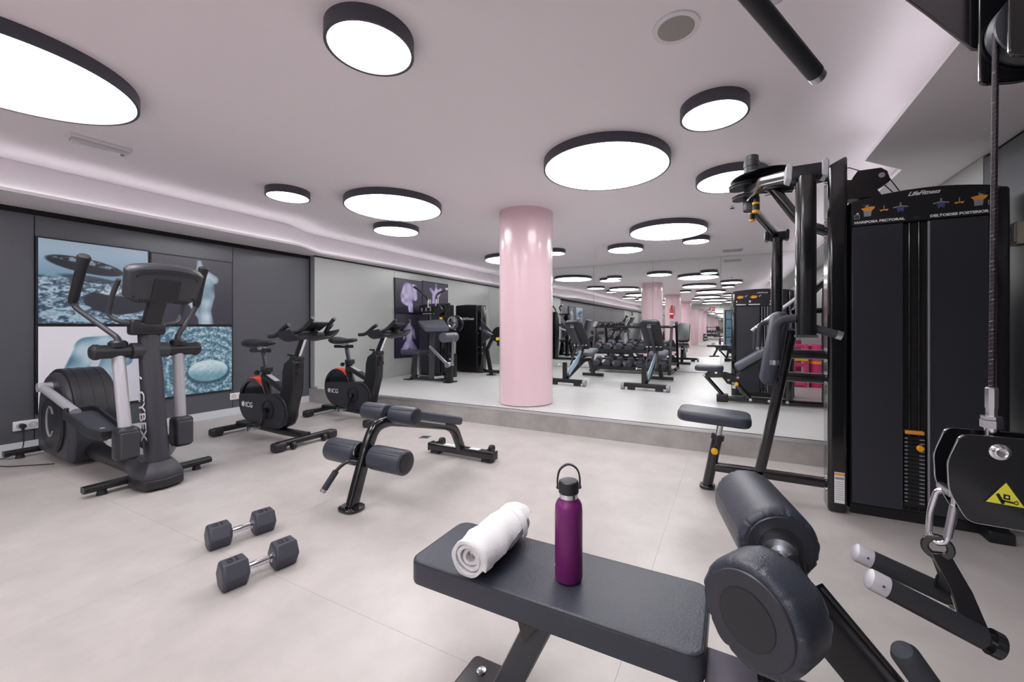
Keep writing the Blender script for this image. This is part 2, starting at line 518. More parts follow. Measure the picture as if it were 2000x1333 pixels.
for x, y, s in ((-1.548, 1.372, 0), (-0.947, 3.289, 2), (-0.098, 2.764, 0), (-4.06, 2.555, 0), (-3.393, 3.337, 2), (-4.174, 4.148, 1), (0.0, 4.1, 1), (-3.45, 0.65, 2), (-0.7, 0.86, 2)):
    LAMPS.append((x, y - 5.04, s, 'round lamp over the unseen half of the room, visible only in the mirror'))
for x, y, s in ((-0.947, 3.289, 2), (-3.393, 3.337, 2), (-4.174, 4.148, 1), (0.0, 4.1, 1)):
    LAMPS.append((x, y - 10.08, s, 'round lamp over the unseen half of the room, visible only in the mirror'))
for x, y, s, lab in LAMPS:
    if s not in protos:
        protos[s] = lamp_proto((0.2008, 0.3033, 0.52)[s]); o = protos[s]
        o.location = (x, y, ZC); o['label'] = lab
    else:
        o = copy_tree(protos[s], (x, y, ZC), label=lab)

# ceiling fittings
t = thing('ceiling_speaker', 'round cream ceiling speaker with a grey grille', 'speaker', (-0.231, 1.968, ZC))
part('rim', M().ring((0, 0, -0.008), (0, 0, 1), 0.105, 0.082, 0.008, 48), 'white_plastic', t)
part('grille', M().lathe((0, 0, -0.007), (0, 0, 1), [(0.02, -0.003), (0.06, -0.002), (0.083, 0.0), (0.083, 0.007)], 40), 'speaker_grille', t)
t = thing('emergency_light', 'long translucent emergency light on the ceiling near the picture wall', 'emergency light', (-4.28, 1.26, ZC), rz=math.radians(-3))
part('housing', M().rbox((0, 0, -0.012), (0.12, 0.33, 0.024), 0.006), 'white_plastic', t)
part('cover', M().rbox((0, 0, -0.034), (0.095, 0.305, 0.03), 0.012), 'clear_plastic', t)
part('indicator', M().box((0.0, 0.12, -0.047), (0.03, 0.02, 0.006)), 'grey_plastic', t)
t = thing('ceiling_vent', 'small white slotted air vent in the ceiling before the mirror', 'vent', (0.02, 8.12, ZC))
part('frame', M().ring((0, 0, 0), (0, 0, 1), 0.01, 0.005, 0.001, 8).box((0, 0.14, -0.004), (0.34, 0.02, 0.008)).box((0, -0.14, -0.004), (0.34, 0.02, 0.008)).box((0.16, 0, -0.004), (0.02, 0.28, 0.008)).box((-0.16, 0, -0.004), (0.02, 0.28, 0.008)), 'white_plastic', t)
for k in range(6):
    part('slat', M().box((0, -0.11 + k * 0.044, -0.006), (0.31, 0.03, 0.004), rotX(0.5)), 'soffit_under', t)
t = thing('sprinkler', 'tiny dark sprinkler head on the ceiling beside the weight machine pulleys', 'sprinkler', (0.01, 5.14, ZC))
part('stem', M().cyl((0, 0, 0), (0, 0, -0.03), 0.01), 'steel', t)
part('deflector', M().cyl((0, 0, -0.03), (0, 0, -0.034), 0.025), 'black_satin', t)
t = thing('smoke_detector', 'clear and white smoke detector cut by the top edge near the black bar', 'detector', (0.165, 1.93, ZC))
part('base', M().lathe((0, 0, 0), (0, 0, -1), [(0.05, 0), (0.05, 0.018), (0.044, 0.024)], 32), 'white_plastic', t)
part('dome', M().lathe((0, 0, -0.022), (0, 0, -1), [(0.036, 0), (0.032, 0.02), (0.012, 0.03)], 32), 'clear_plastic', t)

# ================================================================== pictures
rng = np.random.RandomState(5)
def vnoise(u, v, s, seed=0):
    rs = np.random.RandomState(seed); g = rs.rand(64, 64)
    x, y = u * s, v * s; xi, yi = np.floor(x).astype(int), np.floor(y).astype(int); fx, fy = x - xi, y - yi
    fx = fx * fx * (3 - 2 * fx); fy = fy * fy * (3 - 2 * fy)
    a = g[yi % 64, xi % 64]; b = g[yi % 64, (xi + 1) % 64]; c = g[(yi + 1) % 64, xi % 64]; d = g[(yi + 1) % 64, (xi + 1) % 64]
    return (a * (1 - fx) + b * fx) * (1 - fy) + (c * (1 - fx) + d * fx) * fy
def mixc(a, b, t): return a * (1 - t[..., None]) + np.array(b) * t[..., None]
def sm(x, e0, e1): 
    t = np.clip((x - e0) / (e1 - e0), 0, 1); return t * t * (3 - 2 * t)
def caps(u, v, segs):
    d = np.full(u.shape, 9.0)
    for x0, y0, r0, x1, y1, r1 in segs:
        dx, dy = x1 - x0, y1 - y0
        t = np.clip(((u - x0) * dx + (v - y0) * dy) / (dx * dx + dy * dy + 1e-9), 0, 1)
        d = np.minimum(d, np.hypot(u - x0 - t * dx, v - y0 - t * dy) - (r0 + (r1 - r0) * t))
    return d
def base(u, c): return np.ones(u.shape + (3,)) * np.array(c)
def art_stones(u, v):
    c = mixc(base(u, (128, 168, 196)), (186, 214, 234), sm(v, 0.5, 0.95))
    n = vnoise(u, v * 1.6, 26, 1) * 0.6 + vnoise(u, v * 1.6, 60, 2) * 0.4
    n = vnoise(u, v * 1.8, 22, 1) * 0.45 + vnoise(u, v * 1.8, 47, 2) * 0.35 + vnoise(u + 2, v * 1.8, 62, 8) * 0.2
    g = mixc(base(u, (58, 82, 102)), (186, 214, 230), sm(n, 0.30, 0.72))
    c = mixc(c, 0, 0 * u); k = sm(0.56 + 0.05 * vnoise(u, v, 9, 3) - v, 0, 0.06); c = c * (1 - k[..., None]) + g * k[..., None]
    d = np.hypot((u - 0.40) / 0.36, (v - 0.72 + (u - 0.4) * 0.16) / 0.095); c = mixc(c, (36, 42, 52), 1 - sm(d, 0.9, 1.02))
    k = (1 - sm(d, 0.75, 0.95)) * sm(v + (u - 0.4) * 0.16, 0.725, 0.755) * sm(n, 0.3, 0.6); c = mixc(c, (150, 176, 194), k)
    d = np.hypot((u - 0.42) / 0.3, (v - 0.56 + (u - 0.4) * 0.1) / 0.05); c = mixc(c, (58, 66, 80), 0.8 * (1 - sm(d, 0.6, 1.05)))
    d = np.hypot((u - 0.70) / 0.34, (v - 0.29) / 0.17); c = mixc(c, (52, 54, 66), 1 - sm(d, 0.92, 1.02))
    d2 = np.hypot((u - 0.72) / 0.26, (v - 0.41) / 0.055); k = (1 - sm(d2, 0.7, 1.0)) * (0.4 + 0.6 * sm(n, 0.35, 0.55)); c = mixc(c, (214, 232, 242), k)
    for x, y, rx, ry in ((0.36, 0.2, 0.09, 0.03), (0.12, 0.12, 0.12, 0.04), (0.38, 0.05, 0.16, 0.035)):
        d = np.hypot((u - x) / rx, (v - y) / ry); c = mixc(c, (172, 206, 222), 0.8 * (1 - sm(d, 0.8, 1.0)))
    return c
def body_col(u, v, d, lo, hi, sc=14, seed=7):
    n = vnoise(u, v, sc, seed)
    return mixc(base(u, lo), hi, np.clip(0.35 + sm(-d, 0.0, 0.07) * 0.4 + (n - 0.5) * 0.9, 0, 1))
def blend(c, fig, d, e=0.008):
    k = 1 - sm(d, -e, e); return c * (1 - k[..., None]) + fig * k[..., None]
def art_torso(u, v):
    c = mixc(base(u, (62, 62, 74)), (84, 84, 96), sm(v, 0.2, 1.0))
    d = caps(u, v, [(0.56, 0.95, 0.03, 0.57, 0.84, 0.05), (0.62, 0.72, 0.12, 0.66, 0.45, 0.10), (0.66, 0.45, 0.10, 0.62, 0.2, 0.085), (0.62, 0.2, 0.09, 0.66, -0.1, 0.1), (0.5, 0.72, 0.07, 0.42, 0.4, 0.05), (0.42, 0.4, 0.045, 0.56, 0.12, 0.035), (0.57, 0.82, 0.06, 0.74, 0.7, 0.07)])
    return blend(c, body_col(u, v, d, (96, 128, 150), (206, 226, 236), 9), d)
def art_crouch_blue(u, v):
    c = mixc(base(u, (236, 236, 244)), (214, 218, 230), sm(u, 0.5, 1.0))
    d = caps(u, v, [(0.30, 0.42, 0.11, 0.42, 0.74, 0.12), (0.42, 0.74, 0.13, 0.64, 0.78, 0.11), (0.64, 0.78, 0.10, 0.76, 0.56, 0.08), (0.26, 0.40, 0.09, 0.55, 0.32, 0.08), (0.55, 0.32, 0.09, 0.62, 0.62, 0.08), (0.62, 0.35, 0.07, 0.66, 0.08, 0.05), (0.72, 0.55, 0.07, 0.62, 0.4, 0.05)])
    f = body_col(u, v, d, (84, 132, 158), (190, 216, 228), 7, 9)
    c = blend(c, f, d)
    d2 = caps(u, v, [(0.45, 0.46, 0.03, 0.50, 0.64, 0.035)]); c = mixc(c, (210, 220, 230), 1 - sm(d2, -0.01, 0.01))
    return c
def art_zen(u, v):
    rr = np.hypot((u - 0.68), (v - 0.36) * 0.95); n = vnoise(u, v, 60, 11) * 0.6 + vnoise(u + 3, v, 34, 12) * 0.4
    w_ = 0.5 + 0.5 * np.sin(rr * 62 + vnoise(u, v, 8, 13) * 1.5)
    c = mixc(base(u, (70, 112, 134)), (206, 230, 238), np.clip(0.15 + 0.45 * w_ + (n - 0.5) * 1.5, 0, 1))
    d = np.hypot((u - 0.68) / 0.27, (v - 0.33) / 0.165); c = mixc(c, (46, 76, 96), 0.8 * (1 - sm(np.hypot((u - 0.69) / 0.29, (v - 0.29) / 0.17), 0.85, 1.1)))
    s_ = mixc(base(u, (120, 166, 184)), (214, 234, 240), np.clip(sm(v, 0.22, 0.44) + (vnoise(u, v, 40, 15) - 0.5) * 0.4, 0, 1)); k = 1 - sm(d, 0.94, 1.0)
    return c * (1 - k[..., None]) + s_ * k[..., None]
def lilac(u, v, segs, sc=10, seed=3):
    c = mixc(base(u, (48, 44, 62)), (78, 74, 92), sm(v, 0.0, 1.0))
    d = caps(u, v, segs)
    return blend(c, body_col(u, v, d, (128, 116, 178), (226, 218, 250), sc, seed), d, 0.01)
def art_bow(u, v): return lilac(u, v, [(0.34, 0.5, 0.17, 0.42, 0.76, 0.16), (0.42, 0.76, 0.16, 0.66, 0.76, 0.14), (0.66, 0.74, 0.13, 0.72, 0.48, 0.1), (0.36, 0.4, 0.17, 0.5, 0.28, 0.1), (0.56, 0.62, 0.1, 0.58, 0.4, 0.07), (0.5, 0.34, 0.08, 0.52, 0.06, 0.05), (0.56, 0.34, 0.07, 0.6, 0.06, 0.05)], 8)
def art_reach(u, v): return lilac(u, v, [(0.5, 0.62, 0.14, 0.46, 0.3, 0.12), (0.46, 0.3, 0.12, 0.3, -0.05, 0.08), (0.5, 0.3, 0.1, 0.62, -0.05, 0.08), (0.52, 0.72, 0.08, 0.5, 0.96, 0.025), (0.58, 0.66, 0.1, 0.7, 0.8, 0.06), (0.42, 0.66, 0.06, 0.3, 0.78, 0.05)], 9, 4)
def art_seat(u, v): return lilac(u, v, [(0.5, 0.82, 0.06, 0.5, 0.7, 0.05), (0.5, 0.62, 0.14, 0.5, 0.4, 0.11), (0.5, 0.34, 0.12, 0.26, 0.14, 0.08), (0.5, 0.34, 0.12, 0.74, 0.14, 0.08), (0.36, 0.62, 0.06, 0.3, 0.44, 0.04), (0.64, 0.62, 0.06, 0.7, 0.44, 0.04)], 9, 5)
def art_kneel(u, v): return lilac(u, v, [(0.4, 0.7, 0.14, 0.5, 0.4, 0.15), (0.5, 0.36, 0.13, 0.3, 0.14, 0.08), (0.5, 0.3, 0.1, 0.72, 0.16, 0.08), (0.34, 0.86, 0.07, 0.4, 0.76, 0.06)], 9, 6)
def print_mesh(fn, x, y0, y1, z0, z1, nu=150):
    nv = max(8, int(nu * (z1 - z0) / (y1 - y0)))
    uu, vv = np.meshgrid(np.linspace(0, 1, nu + 1), np.linspace(0, 1, nv + 1))
    c = np.clip(fn(uu, vv), 0, 255) / 255.0
    c = np.where(c <= 0.04045, c / 12.92, ((c + 0.055) / 1.055) ** 2.4)
    P = np.stack([np.full(uu.shape, x), y0 + uu * (y1 - y0), z0 + vv * (z1 - z0)], -1).reshape(-1, 3)
    i = (np.arange(nv)[:, None] * (nu + 1) + np.arange(nu)[None]).reshape(-1)
    F = np.stack([i, i + 1, i + nu + 2, i + nu + 1], -1)
    me = bpy.data.meshes.new('print'); me.from_pydata(P.tolist(), [], F.tolist())
    at = me.color_attributes.new('Col', 'FLOAT_COLOR', 'POINT')
    at.data.foreach_set('color', np.concatenate([c.reshape(-1, 3), np.ones((P.shape[0], 1))], 1).reshape(-1).astype('f'))
    me.materials.append(MATS['art_print'])
    return me
def picture(label, fn, y0, y1, z0, z1, xw, group, nu):
    t = thing('wall_picture', label, 'picture', (xw, (y0 + y1) / 2, z0), group=group)
    a, b, hgt = y0 - (y0 + y1) / 2, y1 - (y0 + y1) / 2, z1 - z0
    part('frame', M().box((0.013, 0, hgt / 2), (0.026, b - a, hgt)), 'frame_black', t, bevel=0.002)
    part('print', print_mesh(fn, 0.0268, a + 0.014, b - 0.014, 0.012, hgt - 0.014, nu), 'art_print', t)
    return t
g1 = 'blue pictures behind the elliptical'
picture('blue picture of dark stones on wet pebbles', art_stones, 1.252, 2.046, 1.145, 1.955, XL, g1, 170)
picture('picture of a pale statue torso on dark slate background', art_torso, 2.05, 2.861, 1.145, 1.945, XL, g1, 110)
picture('picture of a bent blue figure on white background', art_crouch_blue, 1.252, 2.046, 0.33, 1.141, XL, g1, 120)
picture('blue picture of a pale stone in raked sand rings', art_zen, 2.05, 2.861, 0.325, 1.141, XL, g1, 190)
g2 = 'lilac pictures on the light wall'
picture('dark picture of a lilac figure bowed into a ball', art_bow, 5.486, 6.215, 1.388, 2.04, XLL, g2, 90)
picture('dark picture of a lilac figure with raised arm, behind the arm machine', art_reach, 6.22, 7.031, 1.388, 2.06, XLL, g2, 80)
picture('dark picture of a seated lilac figure, low on the light wall', art_seat, 5.486, 6.215, 0.55, 1.383, XLL, g2, 90)
picture('dark picture hidden behind the weight tower of the arm machine', art_kneel, 6.22, 7.031, 0.55, 1.383, XLL, g2, 70)

# ================================================================== sockets, thermostat, floor box
def socket(y, z, n, label, w_=0.075):
    t = thing('wall_socket', label, 'socket', (XL, y, z))
    part('plate', M().rbox((0.006, 0, 0), (0.012, w_ * n + 0.01, 0.085), 0.004), 'white_plastic', t)
    for k in range(n):
        yy = (k - (n - 1) / 2) * w_
        r_ = part('receptacle', M().ring((0.0122, yy, 0), (1, 0, 0), 0.024, 0.019, 0.002, 28), 'grey_print', t)
        part('pin_hole', M().cyl((0.0122, yy - 0.008, 0), (0.0132, yy - 0.008, 0), 0.0035, n=10), 'black_line', r_)
        part('pin_hole', M().cyl((0.0122, yy + 0.008, 0), (0.0132, yy + 0.008, 0), 0.0035, n=10), 'black_line', r_)
    return t
socket(1.205, 0.24, 2, 'white double wall socket with a black plug, beside the elliptical')
socket(2.915, 0.24, 2, 'white double wall socket beneath the raked sand picture')
t = thing('power_cable', 'thin black power cable from the socket to the elliptical', 'cable', (-5.66, 1.18, 0))
part('plug', M((-5.66, 1.18, 0)).cyl((-5.678, 1.175, 0.24), (-5.635, 1.175, 0.24), 0.02).cyl((-5.645, 1.175, 0.24), (-5.645, 1.175, 0.20), 0.009), 'rubber', t)
part('cord', M((-5.66, 1.18, 0)).tube(fil([(-5.645, 1.175, 0.205), (-5.645, 1.18, 0.12), (-5.63, 1.17, 0.03), (-5.55, 1.08, 0.006), (-5.5, 0.95, 0.006), (-5.2, 0.98, 0.006), (-4.95, 1.19, 0.006)], 0.09), 0.004, 8), 'rubber', t)
t = thing('thermostat', 'small cream and grey box on the wall behind the weight tower', 'thermostat', (XR, 3.14, 1.63))
part('case', M().rbox((-0.018, 0, 0), (0.036, 0.11, 0.12), 0.006), 'cream_box', t)
part('face_plate', M().rbox((-0.038, 0, 0.005), (0.006, 0.09, 0.1), 0.002), 'white_plastic', t)
part('display', M().box((-0.0415, 0, 0.02), (0.002, 0.05, 0.03)), 'grey_print', t)
t = thing('floor_box', 'small square metal floor socket lid near the ab bench', 'floor box', (-2.789, 3.159, 0.0))
part('lid', M().box((0, 0, 0.002), (0.1, 0.1, 0.004), rotZ(0.3)), 'steel', t, bevel=0.001)
part('lid_slot', M().box((0, 0, 0.0045), (0.06, 0.06, 0.001), rotZ(0.3)), 'grey_plastic', t)
t = thing('call_box', 'small dark blue box on the dark wall behind the nearer spin bike', 'box', (XL, 3.62, 0.42))
part('body', M().rbox((0.02, 0, 0.0), (0.04, 0.2, 0.16), 0.006), 'blue_print', t)
part('lid', M().rbox((0.043, 0, 0.02), (0.008, 0.17, 0.1), 0.003), 'grey_plastic', t)
# fire extinguisher on the second pillar (seen in the mirror)
t = thing('fire_extinguisher', 'red fire extinguisher hanging on the pink pillar in the mirror', 'extinguisher', (-2.25, -0.672 + 0.325, 1.5))
part('cylinder', M().lathe((0, 0.09, 0), (0, 0, 1), [(0.06, 0), (0.075, 0.02), (0.075, 0.38), (0.055, 0.44), (0.025, 0.47), (0.025, 0.5)], 28), 'red_paint', t)
part('valve', M().box((0, 0.1, 0.52), (0.03, 0.09, 0.05)), 'black_plastic', t, bevel=0.006)
part('hose', M().tube(fil([(0.02, 0.11, 0.52), (0.11, 0.11, 0.5), (0.12, 0.11, 0.3), (0.1, 0.11, 0.14)], 0.06), 0.011, 8), 'rubber', t)
part('label_plate', M().lathe((0, 0.09, 0.16), (0, 0, 1), [(0.0756, 0), (0.0756, 0.06)], 28, caps=False), 'white_print', t)
part('bracket', M().box((0, 0.0, 0.3), (0.05, 0.06, 0.04)), 'black_plastic', t)
t = thing('exit_sign', 'small red sign hanging over the far reflected door', 'sign', (-1.0, YB + 0.03, 2.2))
part('board', M().box((0, 0, 0), (0.3, 0.02, 0.2)), 'red_paint', t, bevel=0.003)
part('pictogram', M().box((-0.05, 0.0115, 0), (0.05, 0.003, 0.12)).box((0.05, 0.0115, 0.03), (0.09, 0.003, 0.03)).box((0.05, 0.0115, -0.03), (0.09, 0.003, 0.03)), 'white_print', t)

# ================================================================== elliptical trainer
OE = (-4.5, 1.355, 0)
YE = 1.355
E = thing('elliptical_trainer', 'black elliptical cross trainer with silver swing arms in front of the blue pictures', 'elliptical', OE)
def ME(): return M(OE)
# rear housing
side = [(-5.40, 0.05), (-4.70, 0.03), (-4.665, 0.20), (-4.68, 0.40), (-4.74, 0.57), (-4.84, 0.69), (-4.97, 0.745), (-5.12, 0.745), (-5.26, 0.69), (-5.36, 0.57), (-5.41, 0.38)]
side = [(p.x, p.z) for p in fil([Vector((x, 0, z)) for x, z in side + side[:1]], 0.05, 4)][:-1]
hs = part('rear_housing', ME().slab_xz(side, YE - 0.155, YE + 0.155), 'grey_plastic', E, bevel=0.04)
hood = [(-4.66, 0.30), (-4.665, 0.44), (-4.72, 0.60), (-4.83, 0.72), (-4.97, 0.775), (-5.12, 0.77), (-5.28, 0.71), (-5.30, 0.66), (-5.12, 0.70), (-4.97, 0.70), (-4.86, 0.64), (-4.78, 0.53), (-4.74, 0.40), (-4.73, 0.30)]
hood = [(p.x, p.z) for p in fil([Vector((x, 0, z)) for x, z in hood + hood[:1]], 0.06, 4)][:-1]
part('hood', ME().slab_xz(hood, YE - 0.12, YE + 0.12), 'black_plastic', hs, bevel=0.012)
for k, yy in enumerate((-0.07, 0.0, 0.07)):
    rib = [(x + 0.002, z + 0.002) for x, z in hood[:24]] + [(x - 0.01, z - 0.01) for x, z in hood[:24]][::-1]
    part('hood_rib', ME().slab_xz(rib, YE + yy - 0.006, YE + yy + 0.006), 'black_plastic', hs)
for s in (-1, 1):
    d = part('side_disc', ME().lathe((-4.985, YE + s * 0.15, 0.335), (0, s, 0), [(0.245, 0), (0.245, 0.018), (0.225, 0.026), (0.05, 0.026)], 48), 'black_plastic', E)
    part('disc_ring', ME().ring((-4.985, YE + s * 0.172, 0.335), (0, s, 0), 0.225, 0.216, 0.006, 48), 'grey_plastic', d)
    m = ME()
    pts = [(-4.985 + 0.075 * math.cos(a), YE + s * 0.178, 0.35 + 0.12 * math.sin(a)) for a in np.linspace(0.6, 5.6, 24)]
    m.tube(pts, 0.008, 6)
    part('disc_emblem', m, 'grey_print', d)
# base
part('base_rail', ME().tube([(-4.75, YE, 0.115), (-3.7, YE, 0.095)], 0.068, 24), 'black_satin', E)
part('rail_cap', ME().tube([(-3.93, YE, 0.10), (-3.70, YE, 0.10)], 0.076, 24, r1=0.085), 'grey_plastic', E)
boot = [(-3.78, YE - 0.11), (-3.66, YE - 0.13), (-3.52, YE - 0.11), (-3.49, YE), (-3.52, YE + 0.11), (-3.66, YE + 0.13), (-3.78, YE + 0.11)]
bt = part('front_boot', ME().slab_xy(boot, 0.012, 0.085), 'black_plastic', E, bevel=0.015)
m = ME()
m.loft([[Vector((-3.64 + (x + 3.64) * k, YE + (y - YE) * k, z)) for x, y in boot] for k, z in ((0.98, 0.083), (0.97, 0.10), (0.80, 0.15), (0.62, 0.185))])
part('boot_collar', m, 'grey_plastic', bt)
for nm, x0, ya, yb in (('front_stabiliser', -3.78, 1.03, 1.74), ('rear_stabiliser', -5.46, 1.03, 1.70)):
    st_ = part(nm, ME().rtube([(x0, ya, 0.055), (x0, yb, 0.055)], 0.07, 0.045, (1, 0, 0), 0.018, 4), 'black_satin', E)
    for y in (ya + 0.09, yb - 0.09):
        part('rubber_foot', ME().cyl((x0, y, 0.0), (x0, y, 0.036), 0.028, 0.022), 'rubber', st_)
# column
cb, ct = Vector((-3.635, YE, 0.15)), Vector((-3.765, YE, 1.10))
col = part('column', ME().tube([cb, cb.lerp(ct, 0.5), ct], 0.068, 28, r1=0.060), 'grey_plastic', E)
rt = (ct - cb).normalized()
# lettering runs up the column, on its -Y side
Rc = face(rt, Vector((-1, -0.15, 0)))
nrm_ = Vector((0.12, -1, 0)).normalized()
Rc = face(-rt, nrm_.cross(-rt))
text('CYBEX', 'lettering', 0.095, 'white_print', col, Rc, cb.lerp(ct, 0.37) - Vector(OE) + nrm_ * 0.0672, bold=0.001, sx=1.2)
m = ME(); pp = cb.lerp(ct, 0.60)
m.tube([pp + Vector((0.02 * math.cos(a), -0.066 + 0.006 * abs(math.cos(a)), 0.05 * math.sin(a))) for a in np.linspace(0.8, 4.2, 14)], 0.004, 6)
part('swoosh', m, 'white_print', col)
hub = part('pivot_hub', ME().tube([(-3.75, YE - 0.10, 0.955), (-3.75, YE + 0.10, 0.955)], 0.056, 24), 'grey_plastic', E)
for s, xb, xg0, xg1 in ((-1, -3.64, -4.06, -3.80), (1, -3.71, -3.80, -3.70)):
    ya = YE + s * 0.165
    ax = part('swing_axle', ME().lathe((-3.75, YE + s * 0.095, 0.955), (0, s, 0), [(0.042, 0), (0.046, 0.01), (0.046, 0.16), (0.052, 0.17), (0.052, 0.19), (0.038, 0.205), (0.015, 0.21)], 28), 'black_plastic', E)
    part('axle_collar', ME().lathe((-3.75, ya, 0.985), (0, 0, 1), [(0.05, 0), (0.05, 0.03), (0.036, 0.045)], 24), 'black_plastic', ax)
    part('swing_arm', ME().tube([(-3.75, ya, 0.935), (xb, ya, 0.43)], 0.034, 24), 'silver_paint', E)
    fx = xb + 0.01
    part('arm_foot', ME().rbox((fx, ya, 0.345), (0.13, 0.12, 0.22), 0.03, 4, corner=0.04), 'black_plastic', E)
    part('foot_cover', ME().rbox((fx + 0.062, ya, 0.34), (0.02, 0.095, 0.17), 0.008, 3, corner=0.02), 'grey_plastic', E)
    hy = YE + s * 0.30
    h = part('swing_handle', ME().tube(fil([(-3.75, ya, 1.0), (-3.76, ya, 1.05), (xg0, hy, 1.275), (xg0 + (xg1 - xg0) * 0.35, hy, 1.38)], 0.07), 0.017, 14), 'grey_plastic', E)
    p0 = Vector((xg0 + (xg1 - xg0) * 0.12, hy, 1.31)); p1 = Vector((xg1, hy + s * 0.01, 1.59))
    part('grip', ME().lathe(p0, p1 - p0, [(0.02, -0.03), (0.026, 0.0), (0.027, (p1 - p0).length * 0.75), (0.034, (p1 - p0).length * 0.97), (0.028, (p1 - p0).length), (0.005, (p1 - p0).length + 0.004)], 20), 'rubber', h)
    # fixed handlebar loop under the console
    part('fixed_handle', ME().tube(fil([(-3.72, YE, 1.14), (-3.74, YE + s * 0.15, 1.15), (-3.80, YE + s * 0.20, 1.20), (-3.74, YE + s * 0.20, 1.33), (-3.66, YE + s * 0.19, 1.44)], 0.06), 0.014, 12), 'grey_plastic', E)
# pedals and cranks
for s, x0, x1, z in ((-1, -4.44, -3.86, 0.425), (1, -4.34, -3.92, 0.215)):
    ya = YE + s * 0.165
    ped = [(x0, ya - 0.075), (x0 + 0.05, ya - 0.095), (x1 - 0.1, ya - 0.085), (x1, ya - 0.05), (x1 + 0.01, ya), (x1, ya + 0.05), (x1 - 0.1, ya + 0.085), (x0 + 0.05, ya + 0.095), (x0, ya + 0.075)]
    def tilt(q):
        for p in q.v: p.z -= (p.x + OE[0] - (x0 + x1) / 2) * 0.20
        return q
    pd = part('pedal', tilt(ME().slab_xy(ped, z - 0.03, z)), 'black_plastic', E, bevel=0.008)
    m = ME(); n = len(ped)
    out = [Vector((x, y, 0)) for x, y in ped]; cx_ = sum((o.x for o in out)) / n
    inn = [Vector((cx_ + (o.x - cx_) * 0.92, ya + (o.y - ya) * 0.86, 0)) for o in out]
    m.loft([[o + Vector((0, 0, z - 0.005)) for o in out], [o + Vector((0, 0, z + 0.035)) for o in out], [o + Vector((0, 0, z + 0.035)) for o in inn], [o + Vector((0, 0, z - 0.005)) for o in inn]], False, True)
    part('pedal_rim', tilt(m), 'black_plastic', pd, ang=50)
    part('tread', tilt(ME().slab_xy([(cx_ + (x - cx_) * 0.9, ya + (y - ya) * 0.82) for x, y in ped], z - 0.004, z + 0.006)), 'grey_plastic', pd)
    y2 = YE + s * 0.205
    zc = 0.63 if s < 0 else 0.14
    part('crank_arm', ME().tube([(-5.04, y2, zc), (x0 + 0.06, y2 - s * 0.01, z + 0.06)], 0.03, 20), 'silver_paint', E)
    part('crank_pivot', ME().tube([(-5.04, y2 - s * 0.05, zc), (-5.04, y2 + s * 0.03, zc)], 0.036, 20), 'silver_paint', E)
    part('pedal_link', ME().rtube(fil([(x1 - 0.16, ya, z - 0.04), (x1 - 0.02, ya, z - 0.10), (-3.66 if s < 0 else -3.72, ya, 0.31)], 0.06), 0.05, 0.045, (0, 1, 0), 0.015), 'silver_paint', E)
# console
Rk = rotY(math.radians(24))
cc = Vector((-3.555, YE + 0.012, 1.415))
def cpt(u, v, w_): return cc + Rk @ Vector((w_, u, v))
arc = [(-0.20, -0.10), (-0.155, -0.135), (0.155, -0.135), (0.20, -0.10), (0.215, 0.09)] + [(0.205 * math.cos(a) * 1.0, 0.10 + 0.045 * math.sin(a)) for a in np.linspace(0.25, PI - 0.25, 9)] + [(-0.215, 0.09)]
m = ME(); m.loft([[cpt(u * k, v * k, w_) for u, v in arc] for k, w_ in ((0.96, -0.045), (1.0, -0.035), (1.0, 0.0), (0.93, 0.026), (0.86, 0.034))])
cs = part('console', m, 'grey_plastic', E)
m = ME()
for k in range(3):
    m.tube([cpt(0.17 * math.cos(a), 0.055 + 0.022 * k * 0.6 + 0.035 * math.sin(a), 0.0345) for a in np.linspace(0.35, PI - 0.35, 12)], 0.0022, 6)
part('console_groove', m, 'black_line', cs)
for s in (-1, 1):
    for k in range(6):
        part('vent_slot', ME().box(cpt(s * (0.06 + 0.014 * k), -0.112, 0.033), (0.006, 0.006, 0.026), Rk), 'black_line', cs)
for u, v in ((-0.165, 0.06), (0.165, 0.06), (-0.165, -0.085), (0.165, -0.085)):
    part('screw', ME().cyl(cpt(u, v, 0.032), cpt(u, v, 0.037), 0.007, n=12), 'black_line', cs)
part('screen', ME().box(cpt(0, 0.0, -0.046), (0.006, 0.3, 0.18), Rk), 'black_paint', cs)
mt = part('console_mount', ME().rtube(fil([(-3.765, YE, 1.08), (-3.70, YE, 1.20), (-3.575, YE, 1.40), (-3.55, YE, 1.46)], 0.08), 0.10, 0.06, (0, 1, 0), 0.015), 'black_plastic', E)
part('mount_plate', ME().box(cpt(0, -0.03, 0.034), (0.014, 0.15, 0.16), Rk), 'black_plastic', mt, bevel=0.004)
part('mount_collar', ME().rbox((-3.755, YE, 1.11), (0.13, 0.15, 0.09), 0.02), 'black_plastic', mt)
part('cup_holder', ME().rbox((-3.74, YE - 0.085, 1.12), (0.09, 0.06, 0.11), 0.02), 'black_plastic', mt)

